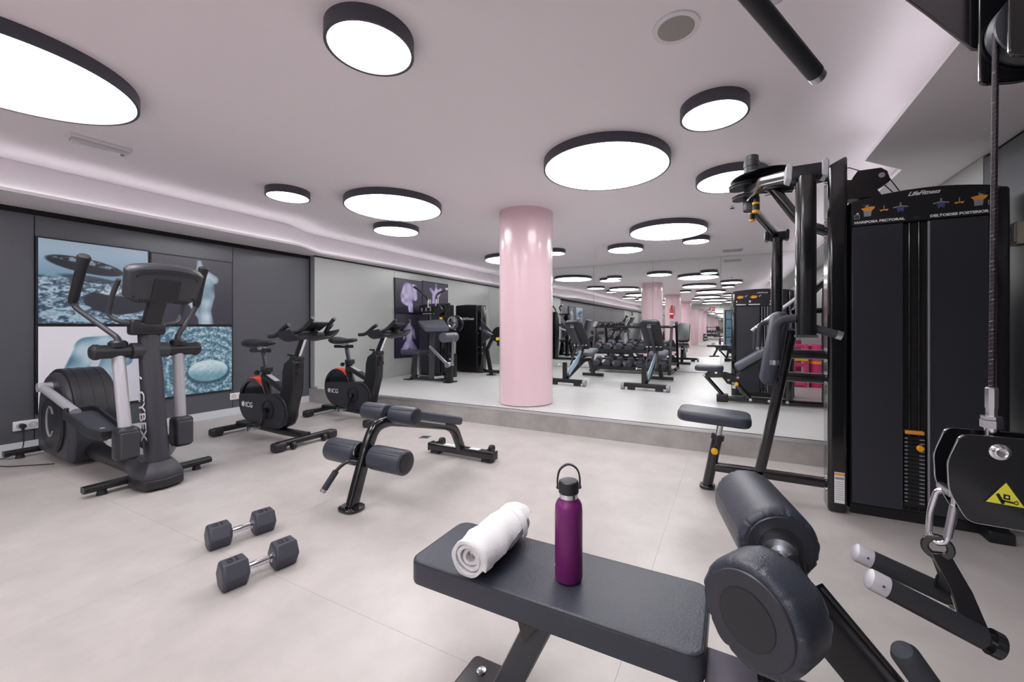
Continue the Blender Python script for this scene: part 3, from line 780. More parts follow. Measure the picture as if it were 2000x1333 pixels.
# ================================================================== spin bikes
def make_bike():
    t = thing('spin_bike', 'x', 'exercise bike', group='black spin bikes by the step')
    for nm, x0, hw in (('rear_foot_bar', -0.545, 0.24), ('front_foot_bar', 0.55, 0.27)):
        fb = part(nm, M().rtube([(x0, -hw, 0.06), (x0, hw, 0.06)], 0.075, 0.05, (1, 0, 0), 0.018, 4), 'black_satin', t)
        for s in (-1, 1):
            part('end_foot', M().rbox((x0, s * (hw - 0.01), 0.042), (0.105, 0.11, 0.075), 0.02, 3, corner=0.03), 'black_plastic', fb)
        if x0 > 0:
            for s in (-1, 1):
                part('transport_wheel', M().cyl((x0 + 0.05, s * (hw - 0.13), 0.035), (x0 + 0.05, s * (hw - 0.10), 0.035), 0.032), 'rubber', fb)
    part('main_beam', M().rtube(fil([(-0.54, 0, 0.095), (-0.25, 0, 0.10), (0.2, 0, 0.085), (0.55, 0, 0.085)], 0.1), 0.10, 0.05, (0, 1, 0), 0.015), 'black_satin', t)
    # flywheel and cover
    fw = part('flywheel', M().ring((-0.272, -0.035, 0.361), (0, 1, 0), 0.236, 0.196, 0.07, 64).cyl((-0.272, -0.02, 0.361), (-0.272, 0.02, 0.361), 0.206, n=48), 'black_paint', t, bevel=0.006)
    arcp = [(-0.272 + r_ * math.cos(a), 0.361 + r_ * math.sin(a)) for r_, aa in ((0.241, np.linspace(0.75, 1.75, 14)), (0.229, np.linspace(1.75, 0.75, 14))) for a in aa]
    part('red_guard', M().slab_xz(arcp, -0.038, 0.038), 'red_arc', fw, bevel=0.004)
    cov = part('flywheel_cover', M().slab_xz(cutz(hull([(-0.262, 0.345, 0.205), (0.19, 0.285, 0.165)])), -0.062, 0.062), 'black_plastic', t, bevel=0.018)
    inner = [(x, z - 0.012) for x, z in cutz(hull([(-0.262, 0.345, 0.18), (0.19, 0.297, 0.135)]))]
    top = [p for p in inner]
    for s in (-1, 1):
        part('cover_panel', M().slab_xz(top, s * 0.0615, s * 0.066), 'charcoal_panel', cov)
        part('crank_disc', M().ring((0.06, s * 0.066, 0.298), (0, s, 0), 0.095, 0.082, 0.006, 40), 'black_satin', cov)
        R_ = F_NY if s < 0 else face((-1, 0, 0), (0, 0, 1))
        text('ICG', 'lettering', 0.075, 'white_print', cov, R_, (-0.265, s * 0.067, 0.318), bold=0.0008)
        m = M(); cx_, cz_ = -0.265 + s * 0.105, 0.322
        for k in range(4):
            m.box((cx_, s * 0.067, cz_), (0.007, 0.0016, 0.05), rotY(k * PI / 4 + 0.2))
        m.ring((cx_, s * 0.0662, cz_), (0, s, 0), 0.027, 0.022, 0.0016, 28)
        part('emblem', m, 'white_print', cov)
    part('lower_frame', M().rtube([(0.03, 0, 0.10), (0.03, 0, 0.2)], 0.09, 0.24, (0, 1, 0), 0.02), 'black_satin', t)
    part('seat_tube', M().rtube(fil([(-0.02, 0, 0.40), (-0.10, 0, 0.58), (-0.075, 0, 0.70)], 0.08), 0.065, 0.075, (0, 1, 0), 0.02), 'black_satin', t)
    part('seat_clamp', M().rbox((-0.075, 0, 0.69), (0.09, 0.085, 0.06), 0.012).cyl((-0.11, -0.07, 0.66), (-0.13, -0.07, 0.66), 0.024), 'black_plastic', t)
    part('top_tube', M().rtube([(-0.10, 0, 0.625), (0.27, 0, 0.485)], 0.085, 0.06, (0, 1, 0), 0.018), 'black_satin', t)
    part('tube_label', M().box((0.03, 0, 0.608), (0.16, 0.05, 0.003), rotY(math.atan2(0.14, 0.37))), 'grey_print', t)
    part('seat_post', M().rtube([(-0.08, 0, 0.66), (-0.135, 0, 0.875)], 0.034, 0.05, (0, 1, 0), 0.012), 'dark_steel', t)
    part('saddle_slider', M().rtube([(-0.34, 0, 0.877), (-0.035, 0, 0.882)], 0.045, 0.04, (0, 1, 0), 0.012), 'black_satin', t)
    part('saddle_clamp', M().rbox((-0.16, 0, 0.91), (0.07, 0.06, 0.05), 0.012), 'steel', t)
    rings = []
    for x, w_, zt, zb in ((-0.362, 0.06, 0.985, 0.935), (-0.35, 0.10, 1.0, 0.915), (-0.30, 0.125, 1.0, 0.905), (-0.22, 0.115, 0.988, 0.91), (-0.14, 0.075, 0.978, 0.918), (-0.05, 0.048, 0.982, 0.93), (0.02, 0.038, 0.986, 0.94), (0.04, 0.02, 0.976, 0.952)):
        zc = (zt + zb) / 2; rings.append([Vector((x, w_ * math.cos(a), zc + (zt - zb) / 2 * (math.sin(a) if abs(math.sin(a)) < 1 else math.sin(a)))) for a in np.linspace(0, 2 * PI, 20, endpoint=False)])
    part('saddle', M().loft(rings), 'black_plastic', t, ang=60)
    # head tube, handlebar post
    ht = [(0.17, 0.10), (0.33, 0.16), (0.445, 0.52), (0.46, 0.79), (0.43, 0.815), (0.36, 0.815), (0.285, 0.77), (0.255, 0.69), (0.245, 0.52), (0.16, 0.36)]
    part('head_tube', M().slab_xz(ht, -0.055, 0.055), 'black_satin', t, bevel=0.022)
    part('post_clamp', M().rbox((0.415, 0, 0.815), (0.10, 0.10, 0.045), 0.012).cyl((0.46, -0.02, 0.70), (0.50, -0.02, 0.70), 0.03).cyl((0.46, 0, 0.76), (0.475, 0, 0.76), 0.02), 'black_plastic', t)
    part('resistance_lever', M().tube([(0.36, 0, 0.80), (0.33, 0, 0.845)], 0.012).rbox((0.315, 0, 0.848), (0.07, 0.035, 0.022), 0.008), 'black_plastic', t)
    hp = part('handlebar_post', M().rtube([(0.40, 0, 0.80), (0.525, 0, 1.035)], 0.05, 0.055, (0, 1, 0), 0.014), 'black_satin', t)
    part('post_scale', M().box((0.496, 0, 0.915), (0.003, 0.026, 0.20), rotY(math.atan2(0.125, 0.235))), 'chrome', hp)
    part('handlebar_base', M().rbox((0.62, 0, 1.055), (0.32, 0.07, 0.04), 0.014), 'black_plastic', t)
    # elbow cradle: a shallow trough under the grips
    rings = []
    for i in range(33):
        y_ = -0.25 + 0.5 * i / 32; z_ = 1.06 - 0.075 * math.sin(PI * abs(y_) / 0.25) ** 0.8
        rings.append([Vector((x, y_, z_ + dz)) for x, dz in ((0.49, -0.004), (0.70, 0.025), (0.70, 0.045), (0.49, 0.016))])
    part('handlebar_cradle', M().loft(rings), 'black_plastic', t, bevel=0.004)
    for s in (-1, 1):
        part('bullhorn_grip', M().tube(fil([(0.36, s * 0.225, 1.035), (0.48, s * 0.235, 1.04), (0.58, s * 0.225, 1.12), (0.63, s * 0.215, 1.145)], 0.07), 0.02, 12), 'rubber', t)
        part('aero_grip', M().tube(fil([(0.56, s * 0.19, 1.06), (0.66, s * 0.13, 1.08), (0.74, s * 0.11, 1.15), (0.81, s * 0.11, 1.205)], 0.06), 0.018, 12), 'rubber', t)
    Rk = rotY(math.radians(-28))
    ck = part('console', M().rbox((0.70, 0, 1.13), (0.16, 0.17, 0.022), 0.007, R=Rk), 'black_plastic', t)
    part('screen', M().box(Vector((0.70, 0, 1.13)) + Rk @ Vector((0, 0, 0.0115)), (0.11, 0.13, 0.002), Rk), 'black_paint', ck)
    # cranks and pedals
    for s, dx, dz in ((-1, -0.06, -0.165), (1, 0.06, 0.165)):
        c0 = Vector((0.06, s * 0.085, 0.298)); c1 = c0 + Vector((dx, s * 0.015, dz))
        part('crank', M().cyl((0.06, s * 0.06, 0.298), (0.06, s * 0.105, 0.298), 0.026).rtube([c0, c1], 0.02, 0.032, (0, 1, 0), 0.008), 'black_paint', t)
        p = part('pedal', M().box(c1 + Vector((0, s * 0.075, 0)), (0.09, 0.085, 0.022), r=0.006).cyl(c1, c1 + Vector((0, s * 0.12, 0)), 0.009), 'steel', t)
        part('toe_cage', M().tube(fil([c1 + Vector((-0.04, s * 0.04, 0.02)), c1 + Vector((0.05, s * 0.04, 0.055)), c1 + Vector((0.075, s * 0.075, 0.03)), c1 + Vector((0.05, s * 0.11, 0.055)), c1 + Vector((-0.04, s * 0.11, 0.02))], 0.03), 0.007, 8).tube(fil([c1 + Vector((0.0, s * 0.03, -0.02)), c1 + Vector((0.0, s * 0.03, 0.06)), c1 + Vector((0.0, s * 0.12, 0.06)), c1 + Vector((0.0, s * 0.12, -0.02))], 0.02), 0.006, 8), 'rubber', p)
    return t
bike = make_bike()
bike.location = (-4.2, 2.47, 0); bike['label'] = 'black spin bike standing nearer the camera, in front of the dark wall corner'
copy_tree(bike, (-4.2, 3.47, 0), label='black spin bike standing farther back, right beside the step')

# ================================================================== hex dumbbells
def hexhead(m, y0, y1, r=0.066, ch=0.012):
    rings = []
    for y, k in ((y0, (r - ch) / r), (y0 + ch * 0.8, 1.0), (y1 - ch * 0.8, 1.0), (y1, (r - ch) / r)):
        rings.append([Vector((r * k * math.cos(PI / 6 + PI / 3 * i + PI / 6), y, r * math.cos(PI / 6) + r * k * math.sin(PI / 6 + PI / 3 * i + PI / 6))) for i in range(6)])
    return m.loft(rings)
def make_dumbbell(L=0.295, r=0.066, label='x', group=None, name='hex_dumbbell', num='10'):
    t = thing(name, label, 'dumbbell', group=group)
    zc = r * math.cos(PI / 6)
    for s in (-1, 1):
        a, b = s * L / 2, s * (L / 2 - 0.098 * r / 0.066)
        h = part('hex_head', hexhead(M(), min(a, b), max(a, b), r), 'hex_rubber', t, bevel=0.004, ang=25)
        if num:
            text(num, 'number', 0.05, 'black_satin', h, face((0, -1, 0), (1, 0, 0)), (0, (a + b) / 2, 2 * zc + 0.0003), bold=0.001)
    h_ = L / 2 - 0.098 * r / 0.066 + 0.004
    part('handle', M().lathe((0, -h_, zc), (0, 1, 0), [(0.021, 0), (0.021, 0.008), (0.0145, 0.014), (0.0165, h_), (0.0145, 2 * h_ - 0.014), (0.021, 2 * h_ - 0.008), (0.021, 2 * h_)], 24), 'chrome', t)
    return t
db = make_dumbbell(label='black hex dumbbell with chrome handle on the floor, nearer the camera', group='hex dumbbells lying on the floor')
db.location = (-1.912, 1.073, 0); db.rotation_euler = (0, 0, math.atan2(-(0.06), 0.285))
copy_tree(db, (-2.325, 1.215, 0), math.atan2(-0.07, 0.294), 'black hex dumbbell with chrome handle on the floor, farther from the camera')

# ================================================================== ab bench in the middle of the floor
A = thing('ab_bench', 'black sloping ab bench with two pairs of foam rollers between the dumbbells and the step', 'bench', (-2.09, 1.709, 0))
path = fil([(0, 0.0, 0.015), (0, 0.12, 0.36), (0, 0.175, 0.47), (0, 0.29, 0.488), (0, 0.93, 0.315), (0, 1.02, 0.26), (0, 1.12, 0.06)], 0.09, 6)
part('frame_tube', M().rtube(path, 0.06, 0.075, (1, 0, 0), 0.022, 4), 'black_paint', A, ang=40)
part('foot_plate', M().rbox((0, 0, 0.011), (0.15, 0.13, 0.022), 0.006, corner=0.05), 'black_paint', A)
bb = part('base_bar', M().rtube([(-0.335, 1.12, 0.055), (0.335, 1.12, 0.055)], 0.075, 0.065, (0, 1, 0), 0.012), 'black_paint', A)
for s in (-1, 1):
    part('end_cap', M().box((s * 0.336, 1.12, 0.055), (0.012, 0.08, 0.07), r=0.003), 'black_plastic', bb)
    part('rubber_foot', M().box((s * 0.27, 1.12, 0.011), (0.09, 0.07, 0.022)), 'rubber', bb)
    part('transport_wheel', M().cyl((s * 0.25, 1.185, 0.085), (s * 0.28, 1.185, 0.085), 0.035), 'rubber', bb)
    part('wheel_bracket', M().box((s * 0.265, 1.16, 0.075), (0.05, 0.05, 0.03)), 'black_paint', bb)
part('warning_sticker', M().box((-0.10, 1.118, 0.0885), (0.16, 0.045, 0.001)), 'white_print', bb)
part('warning_sticker', M().box((0.14, 1.118, 0.0885), (0.10, 0.045, 0.001)), 'white_print', bb)
def roller(parent, x0, x1, y, z, r, mt, name='foam_roller', out=1):
    L = abs(x1 - x0); s = 1 if x1 > x0 else -1
    o = part(name, M().lathe((x0, y, z), (s, 0, 0), [(r * 0.5, 0), (r * 0.86, 0.001), (r * 0.97, 0.008), (r, 0.02), (r, L - 0.02), (r * 0.97, L - 0.008), (r * 0.86, L - 0.001), (r * 0.5, L)], 36), mt, parent)
    part('roller_cap', M().lathe((x1 - s * 0.003, y, z), (s, 0, 0), [(r * 0.72, 0), (r * 0.72, 0.006), (r * 0.45, 0.010), (r * 0.1, 0.010)], 28), 'black_plastic', o)
    part('roller_seam', M().box(((x0 + x1) / 2, y - r * 0.72, z + r * 0.70), (L - 0.04, 0.003, 0.003)), 'black_line', o)
    return o
for s in (-1, 1):
    roller(A, s * 0.065, s * 0.335, 0.115, 0.30, 0.076, 'vinyl_slate', 'lower_roller')
    roller(A, s * 0.025, s * 0.235, 0.312, 0.53, 0.062, 'vinyl_slate', 'upper_roller')
part('roller_axle', M().cyl((-0.07, 0.115, 0.30), (0.07, 0.115, 0.30), 0.018).cyl((-0.048, 0.1, 0.33), (-0.042, 0.1, 0.33), 0.05).cyl((-0.06, 0.09, 0.33), (-0.045, 0.09, 0.33), 0.014).cyl((-0.06, 0.085, 0.27), (-0.045, 0.085, 0.27), 0.014), 'chrome', A)
part('roller_axle', M().cyl((-0.04, 0.312, 0.53), (0.04, 0.312, 0.53), 0.016), 'black_paint', A)
Rp = rotX(math.atan(-0.30))
part('pad', M().rbox((0, 0.70, 0.432), (0.25, 0.62, 0.065), 0.022, 4, R=Rp, corner=0.05), 'vinyl_slate', A)
part('pad_bracket', M().box((0, 0.66, 0.402), (0.16, 0.3, 0.012), Rp), 'steel', A)
hd = part('handle', M().tube(fil([(-0.02, 0.07, 0.265), (-0.06, 0.03, 0.285), (-0.11, -0.01, 0.24), (-0.15, -0.06, 0.14), (-0.163, -0.076, 0.107)], 0.04), 0.011, 12), 'black_paint', A)
q0, q1 = Vector((-0.117, -0.019, 0.222)), Vector((-0.156, -0.068, 0.123))
part('grip', M().cyl(q0, q1, 0.019, n=18), 'foam', hd)
part('end_cap', M().cyl(q1, q1 + (q1 - q0).normalized() * 0.02, 0.018, n=18), 'steel', hd)

# ================================================================== foreground bench
FY = 1.0
B = thing('roller_bench', 'black leather bench with two thick rollers, carrying the towel and the bottle', 'bench', (-0.5, FY, 0))
OB = (-0.5, FY, 0)
def MB(): return M(OB)
# pad with piping
pw, pl, pt = 0.260, 0.775, 0.066
pc = Vector((-0.435, 0.992, 0.46 - pt / 2))
pad = part('pad', MB().rbox(pc, (pl, pw, pt), 0.009, 5, corner=0.034), 'vinyl_black', B)
for zz in (0.4565, 0.3985):
    ol = [pc + Vector((x, y, 0)) for x, y in rrect(pl - 0.006, pw - 0.006, 0.032, 6)]
    ol = [Vector((p.x, p.y, zz)) for p in ol]
    m = MB(); n = len(ol); rg = []
    for i, p in enumerate(ol):
        t_ = (ol[(i + 1) % n] - ol[i - 1]).normalized(); a_ = Vector((t_.y, -t_.x, 0))
        rg.append([p + a_ * 0.0022 * math.cos(q) + Vector((0, 0, 0.0022 * math.sin(q))) for q in np.linspace(0, 2 * PI, 8, endpoint=False)])
    m.loft(rg, False, True)
    part('piping', m, 'rubber', pad)
part('pad_board', MB().rbox(pc - Vector((0, 0, pt / 2 + 0.004)), (pl - 0.06, pw - 0.05, 0.012), 0.003, corner=0.05), 'black_plastic', pad)
# frame: beam under the pad, post to the right, rear leg
part('beam', MB().rtube(fil([(-0.50, FY, 0.350), (-0.05, FY, 0.350), (0.32, FY + 0.02, 0.325)], 0.05), 0.06, 0.05, (0, 1, 0), 0.018, 4), 'black_paint', B)
part('side_rail', MB().tube([(-0.03, FY - 0.055, 0.345), (0.32, FY - 0.02, 0.335)], 0.016, 14), 'black_paint', B)
part('adjuster_plate', MB().box((0.0, FY - 0.045, 0.372), (0.10, 0.12, 0.006)), 'dark_steel', B)
part('side_rail', MB().tube([(-0.03, FY - 0.095, 0.335), (0.33, FY + 0.0, 0.325)], 0.018, 14), 'black_paint', B)
part('post', MB().rtube(fil([(0.075, 1.0, 0.60), (0.13, 1.01, 0.55), (0.36, 1.035, 0.28), (0.46, 1.035, 0.03)], 0.05), 0.075, 0.07, (0, 1, 0), 0.01), 'black_satin', B)
part('post_edge', MB().rtube([(0.16, 1.06, 0.545), (0.36, 1.078, 0.305)], 0.012, 0.05, (0, 1, 0), 0.004), 'black_paint', B)
part('front_foot', MB().rtube([(0.46, 0.80, 0.035), (0.46, 1.28, 0.035)], 0.07, 0.06, (1, 0, 0), 0.012), 'black_paint', B)
part('rear_leg', MB().rtube([(-0.44, FY, 0.37), (-0.60, FY, 0.04)], 0.062, 0.075, (0, 1, 0), 0.012), 'grey_plastic', B)
part('leg_gusset', MB().slab_xz([(-0.53, 0.372), (-0.43, 0.372), (-0.50, 0.27)], FY - 0.05, FY + 0.05), 'black_paint', B)
ft = part('rear_foot', MB().rbox((-0.67, 0.99, 0.03), (0.15, 0.19, 0.06), 0.008, corner=0.02), 'black_satin', B)
part('bolt', MB().lathe((-0.69, 1.035, 0.06), (0, 0, 1), [(0.016, 0), (0.015, 0.004), (0.008, 0.008)], 20), 'steel', ft)
part('foot_rail', MB().rtube([(-0.67, 0.72, 0.03), (-0.67, 1.28, 0.03)][0:2], 0.06, 0.05, (1, 0, 0), 0.01) if False else MB().rtube([(-0.60, FY, 0.045), (-0.40, FY, 0.045)], 0.05, 0.05, (0, 1, 0), 0.012), 'black_satin', B)
# rollers: two padded rollers set in a shallow V on one axle
def big_roller(p0, p1, RR, near):
    p0, p1 = Vector(p0), Vector(p1); ax = (p1 - p0).normalized(); L = (p1 - p0).length
    e = min(0.03, L * 0.3)
    prof = [(RR * 0.70, 0.004), (RR * 0.80, 0.0), (RR * 0.90, 0.0), (RR * 0.965, e * 0.2), (RR * 0.995, e * 0.55), (RR, e), (RR, L - e), (RR * 0.995, L - e * 0.55), (RR * 0.965, L - e * 0.2), (RR * 0.90, L), (RR * 0.80, L), (RR * 0.70, L - 0.004)]
    def wr(u, t):
        q = max(0.0, 1 - min(t, L - t) / 0.016)
        return 1 + 0.022 * q * math.sin(u * 2 * PI * 11 + 0.9 * math.sin(u * 2 * PI * 2)) - 0.07 * q * max(0, math.sin(u * 2 * PI * 11 + 1.1)) ** 12
    ro = part('roller_pad', MB().lathe(p0, ax, prof, 160, True, wr), 'vinyl_black', B, ang=70)
    for p, d_ in ((p0, -ax), (p1, ax)):
        cap = part('roller_disc', MB().lathe(p - d_ * 0.006, d_, [(RR * 0.83, 0.0), (RR * 0.83, 0.008), (RR * 0.81, 0.0105), (RR * 0.52, 0.0115)], 64), 'charcoal_panel', ro)
        part('disc_groove', MB().ring(p + d_ * 0.0053, d_, RR * 0.53, RR * 0.51, 0.0012, 64), 'black_line', cap)
        part('disc_centre', MB().lathe(p + d_ * 0.003, d_, [(RR * 0.51, 0), (RR * 0.51, 0.0035), (RR * 0.3, 0.0042), (0.004, 0.0045)], 64), 'black_plastic', cap)
    return ro
NA, NB = Vector((0.026, 0.782, 0.62)), Vector((0.076, 0.860, 0.62))
FA, FB = Vector((0.100, 1.075, 0.615)), Vector((0.036, 1.345, 0.615))
big_roller(NA, NB, 0.0935, True)
fr = big_roller(FA, FB, 0.086, False)
u_ = (FB - FA).normalized(); sd = u_.cross(Vector((0, 0, 1))).normalized()
part('roller_seam', MB().tube([FA + u_ * 0.012 - sd * 0.0845 + Vector((0, 0, 0.018)), FB - u_ * 0.012 - sd * 0.0845 + Vector((0, 0, 0.018))], 0.0014, 6), 'grey_plastic', fr)
part('axle', MB().tube(fil([NA, NB, (0.098, 0.95, 0.618), FA, FB], 0.04), 0.024, 24), 'steel', B)
part('axle_collar', MB().cyl((0.0965, 1.03, 0.617), (0.0995, 1.072, 0.615), 0.036, n=28), 'steel', B)
part('axle_clamp', MB().rbox((0.098, 0.965, 0.60), (0.075, 0.10, 0.08), 0.012), 'black_paint', B)
h = part('hand_lever', MB().tube(fil([(0.2506, 0.85, 0.592), (0.33, 0.89, 0.466), (0.39, 0.95, 0.37), (0.36, 1.0, 0.31)], 0.08), 0.014, 14), 'black_paint', B)
q0, q1 = Vector((0.2506, 0.85, 0.592)), Vector((0.332, 0.891, 0.464))
part('grip', MB().lathe(q0, q1 - q0, [(0.006, -0.010), (0.015, -0.006), (0.0205, 0.004), (0.0205, (q1 - q0).length)], 24), 'foam', h)

# ---- bottle
bz, bx, by = 0.46, -0.383, 0.985
Bt = thing('water_bottle', 'purple steel water bottle with black loop cap standing on the bench', 'bottle', (bx, by, bz + 0.0005))
part('body', M().lathe((0, 0, 0), (0, 0, 1), [(0.030, 0.0), (0.034, 0.002), (0.0362, 0.007), (0.0362, 0.182), (0.0352, 0.193), (0.031, 0.203), (0.0255, 0.209), (0.0245, 0.214)], 56), 'bottle_purple', Bt, ang=60)
part('neck_ring', M().lathe((0, 0, 0.2135), (0, 0, 1), [(0.0245, 0), (0.0245, 0.012)], 48), 'chrome', Bt)
cp = part('cap', M().lathe((0, 0, 0.2255), (0, 0, 1), [(0.025, 0), (0.0265, 0.002), (0.0265, 0.024), (0.025, 0.030), (0.022, 0.032), (0.020, 0.0315), (0.004, 0.0315)], 48), 'black_plastic', Bt)
dirv = Vector((0.895, 0.445, 0))
lp = fil([dirv * -0.029 + Vector((0, 0, 0.236)), dirv * -0.030 + Vector((0, 0, 0.262)), dirv * -0.024 + Vector((0, 0, 0.288)), Vector((0, 0, 0.303)), dirv * 0.024 + Vector((0, 0, 0.288)), dirv * 0.030 + Vector((0, 0, 0.262)), dirv * 0.029 + Vector((0, 0, 0.236))], 0.014, 5)
part('loop', M().rtube(lp, 0.011, 0.0045, (-dirv.y, dirv.x, 0), 0.002), 'black_plastic', cp)
for s in (-1, 1):
    part('loop_pin', M().cyl(dirv * s * 0.025 + Vector((0, 0, 0.242)), dirv * s * 0.0335 + Vector((0, 0, 0.242)), 0.005, n=14), 'steel', cp)
text("^", 'logo', 0.012, 'white_print', Bt, face((0.5, -0.87, 0), (0, 0, 1)), Vector((-0.87, -0.5, 0)) * 0.0364 + Vector((0, 0, 0.035)))

# ---- towel: rolled sheet with a spiral end
T = thing('rolled_towel', 'rolled white terry towel lying across the leather bench', 'towel', (-0.612, 0.99, 0.46))
def spiral_r(a, a1): return 0.010 + (0.056 - 0.010) * (a / a1)
rnd = random.Random(3)
m = M()
a1 = 2 * PI * 3.35; n = 150; ny = 34; th = 0.0105
def wob(i, j):
    return 0.0016 * math.sin(i * 0.31 + j * 0.5) + 0.0012 * math.sin(i * 0.11 - j * 0.83) + 0.0008 * math.sin(i * 0.9 + j * 1.7)
ends = [0.132 - 0.020 * max(0, 1 - i / n * 1.15) + 0.003 * math.sin(i * 0.23) for i in range(n + 1)]
rows = []
for j in range(ny + 1):
    v = j / ny
    o_, i_ = [], []
    for i in range(n + 1):
        a = a1 * i / n; r = spiral_r(a, a1)
        # the last turn ends in a flap cut on the diagonal
        y = -ends[i] + v * 2 * ends[i]
        ee = abs(2 * v - 1); pinch = 1 - 0.10 * ee ** 4
        ph = -a + 2.2 + (0.9 * (v - 0.35) if i > n - 30 else 0) * ((i - (n - 30)) / 30 if i > n - 30 else 0)
        for lst, rr in ((o_, r + th / 2 + (wob(i, j) if i > n * 0.68 else 0.3 * wob(i, j))), (i_, r - th / 2)):
            lst.append(Vector((rr * math.cos(ph) * pinch * 1.06, y, 0.0595 + rr * math.sin(ph) * pinch * 0.965)))
    rows.append(o_ + i_[::-1])
m.loft(rows)
zmin = min(p.z for p in m.v)
for p in m.v: p.z -= zmin - 0.0006
tw = part('towel_sheet', m, 'towel_white', T, ang=80)
T.rotation_euler = (0, 0, math.radians(-1))
# woven border band
m = M()
bnd = []
for j in range(9):
    yb = 0.055 + 0.028 * j / 8
    bnd.append([Vector((0.0635 * math.cos(a) * 1.06, yb + 0.012 * (a - 0.8), 0.0595 + 0.0635 * math.sin(a) * 0.965 - zmin)) for a in np.linspace(-0.2, 1.3, 16)])
vs_ = [p for r in bnd for p in r]; fs = []
for j in range(8):
    for i in range(15):
        k = j * 16 + i; fs.append((k, k + 1, k + 17, k + 16))
m.add(vs_, fs)
part('woven_band', m, 'white_print', tw)

# ================================================================== chest fly / rear delt machine
OFM = (0.55, 3.05, 0)
Fm = thing('fly_machine', 'tall black chest fly machine with placard tower and hanging arms before the step', 'weight machine', OFM)
def MF(): return M(OFM)
def tower(parent, mk, x0, x1, yf, depth, z0, z1, arch, slot, placard_h, nplates, detail=True):
    """weight tower whose face looks to -Y; front face plane y = yf"""
    zc = lambda x: z1 + arch * (1 - ((x - (x0 + x1) / 2) / ((x1 - x0) / 2)) ** 2)
    N = 16
    out = [(x0, z0)] + [(x1, z0)] + [(x1 + (x0 - x1) * i / N, zc(x1 + (x0 - x1) * i / N)) for i in range(N + 1)]
    body = part('tower_body', mk().slab_xz(out, yf + 0.035, yf + depth), 'black_paint', parent, bevel=0.015)
    sx0, sx1 = slot
    zt = z1 - placard_h
    for a, b in ((x0 + 0.012, sx0), (sx1, x1 - 0.085)):
        part('shroud_panel', mk().box(((a + b) / 2, yf + 0.018, (z0 + 0.05 + zt) / 2), (b - a, 0.034, zt - z0 - 0.05)), 'charcoal_panel', body, bevel=0.004)
    part('shroud_edge', mk().box((sx1 + 0.004, yf - 0.001, (z0 + 0.05 + zt) / 2), (0.008, 0.006, zt - z0 - 0.06)), 'grey_print', body)
    ptop = [(x0 + 0.012, zt + 0.004)] + [(x1 - 0.075, zt + 0.004)] + [(x, zc(x) - 0.012) for x in np.linspace(x1 - 0.075, x0 + 0.012, 14)]
    pl = part('placard', mk().slab_xz(ptop, yf + 0.0, yf + 0.035), 'black_satin', body, bevel=0.003)
    part('side_post', mk().rbox((x1 - 0.035, yf + 0.05, (z0 + z1) / 2), (0.07, 0.09, z1 - z0 - 0.01), 0.02, 4), 'black_paint', body)
    part('plinth', mk().box(((x0 + x1) / 2, yf + depth / 2 + 0.02, z0 + 0.02 - 0.012), (x1 - x0 - 0.02, depth - 0.02, 0.06)), 'black_satin', body)
    part('slot_recess', mk().box(((sx0 + sx1) / 2, yf + 0.034, (z0 + 0.05 + zt) / 2), (sx1 - sx0, 0.004, zt - z0 - 0.05)), 'recess_black', body)
    for xx in (sx0 + (sx1 - sx0) * 0.3, sx0 + (sx1 - sx0) * 0.7):
        part('guide_rod', mk().cyl((xx, yf + 0.022, z0 + 0.05), (xx, yf + 0.022, zt), 0.005, n=10), 'steel' if not detail else 'black_paint', body)
    zs = z0 + 0.105
    st_ = part('stack_base', mk().box(((sx0 + sx1) / 2, yf + 0.024, zs - 0.02), (sx1 - sx0 - 0.008, 0.02, 0.02)), 'black_satin', body)
    ph = 0.0225 if detail else 0.03
    pm = M().box((0, 0, 0), (sx1 - sx0 - 0.014, 0.026, ph - 0.003)).mesh('weight_plate')
    tm = [M().box((-(sx1 - sx0) * 0.36, -0.0135, 0), (0.014, 0.002, 0.006)).mesh('plate_number'), M().box(((sx1 - sx0) * 0.30, -0.0135, -0.004), (0.022, 0.002, 0.006)).mesh('plate_number')]
    base_o = Vector(mk().off)
    for k in range(nplates):
        p_ = part('weight_plate', pm, 'black_satin', body); p_.location = Vector(((sx0 + sx1) / 2, yf + 0.024, zs + ph * k)) - base_o
        for q in tm: part('plate_number', q, 'grey_print', p_)
    ztop = zs + ph * nplates
    part('top_plate', mk().rbox(((sx0 + sx1) / 2, yf + 0.02, ztop + 0.012), (sx1 - sx0 - 0.02, 0.03, 0.022), 0.006), 'orange', body)
    part('selector_pin', mk().lathe(((sx0 + sx1) / 2 + 0.015, yf + 0.012, zs + ph * (nplates - 3)), (0, -1, 0), [(0.008, 0), (0.008, 0.02), (0.017, 0.024), (0.017, 0.036), (0.012, 0.04)], 20), 'yellow', body)
    return body, pl, zt, zc
TY = 2.995
body, pl, zt, zc = tower(Fm, MF, 0.634, 1.318, TY, 0.33, 0.02, 1.875, 0.045, (0.882, 0.986), 0.155, 17)
off = Vector(OFM)
def ptxt(s, x, z, size, sx=1.0, shear=0.0, mt='white_print', bold=0.0006, rot=0.0, nm='lettering'):
    R_ = F_NY @ Matrix.Rotation(rot, 3, 'Z')
    return text(s, nm, size, mt, pl, R_, Vector((x, TY - 0.0012, z)) - off, shear=shear, sx=sx, bold=bold)
ptxt('MARIPOSA PECTORAL', 0.772, zt + 0.022, 0.019, 1.22, bold=0.0009)
ptxt('DELTOIDES POSTERIOR', 1.112, zt + 0.022, 0.019, 1.16, bold=0.0009)
ptxt('LifeFitness', 0.967, zt + 0.158, 0.032, 1.0, 0.5, bold=0.0008)
ptxt('><', 0.937, zt + 0.022, 0.022, 1.0, mt='dim_print')
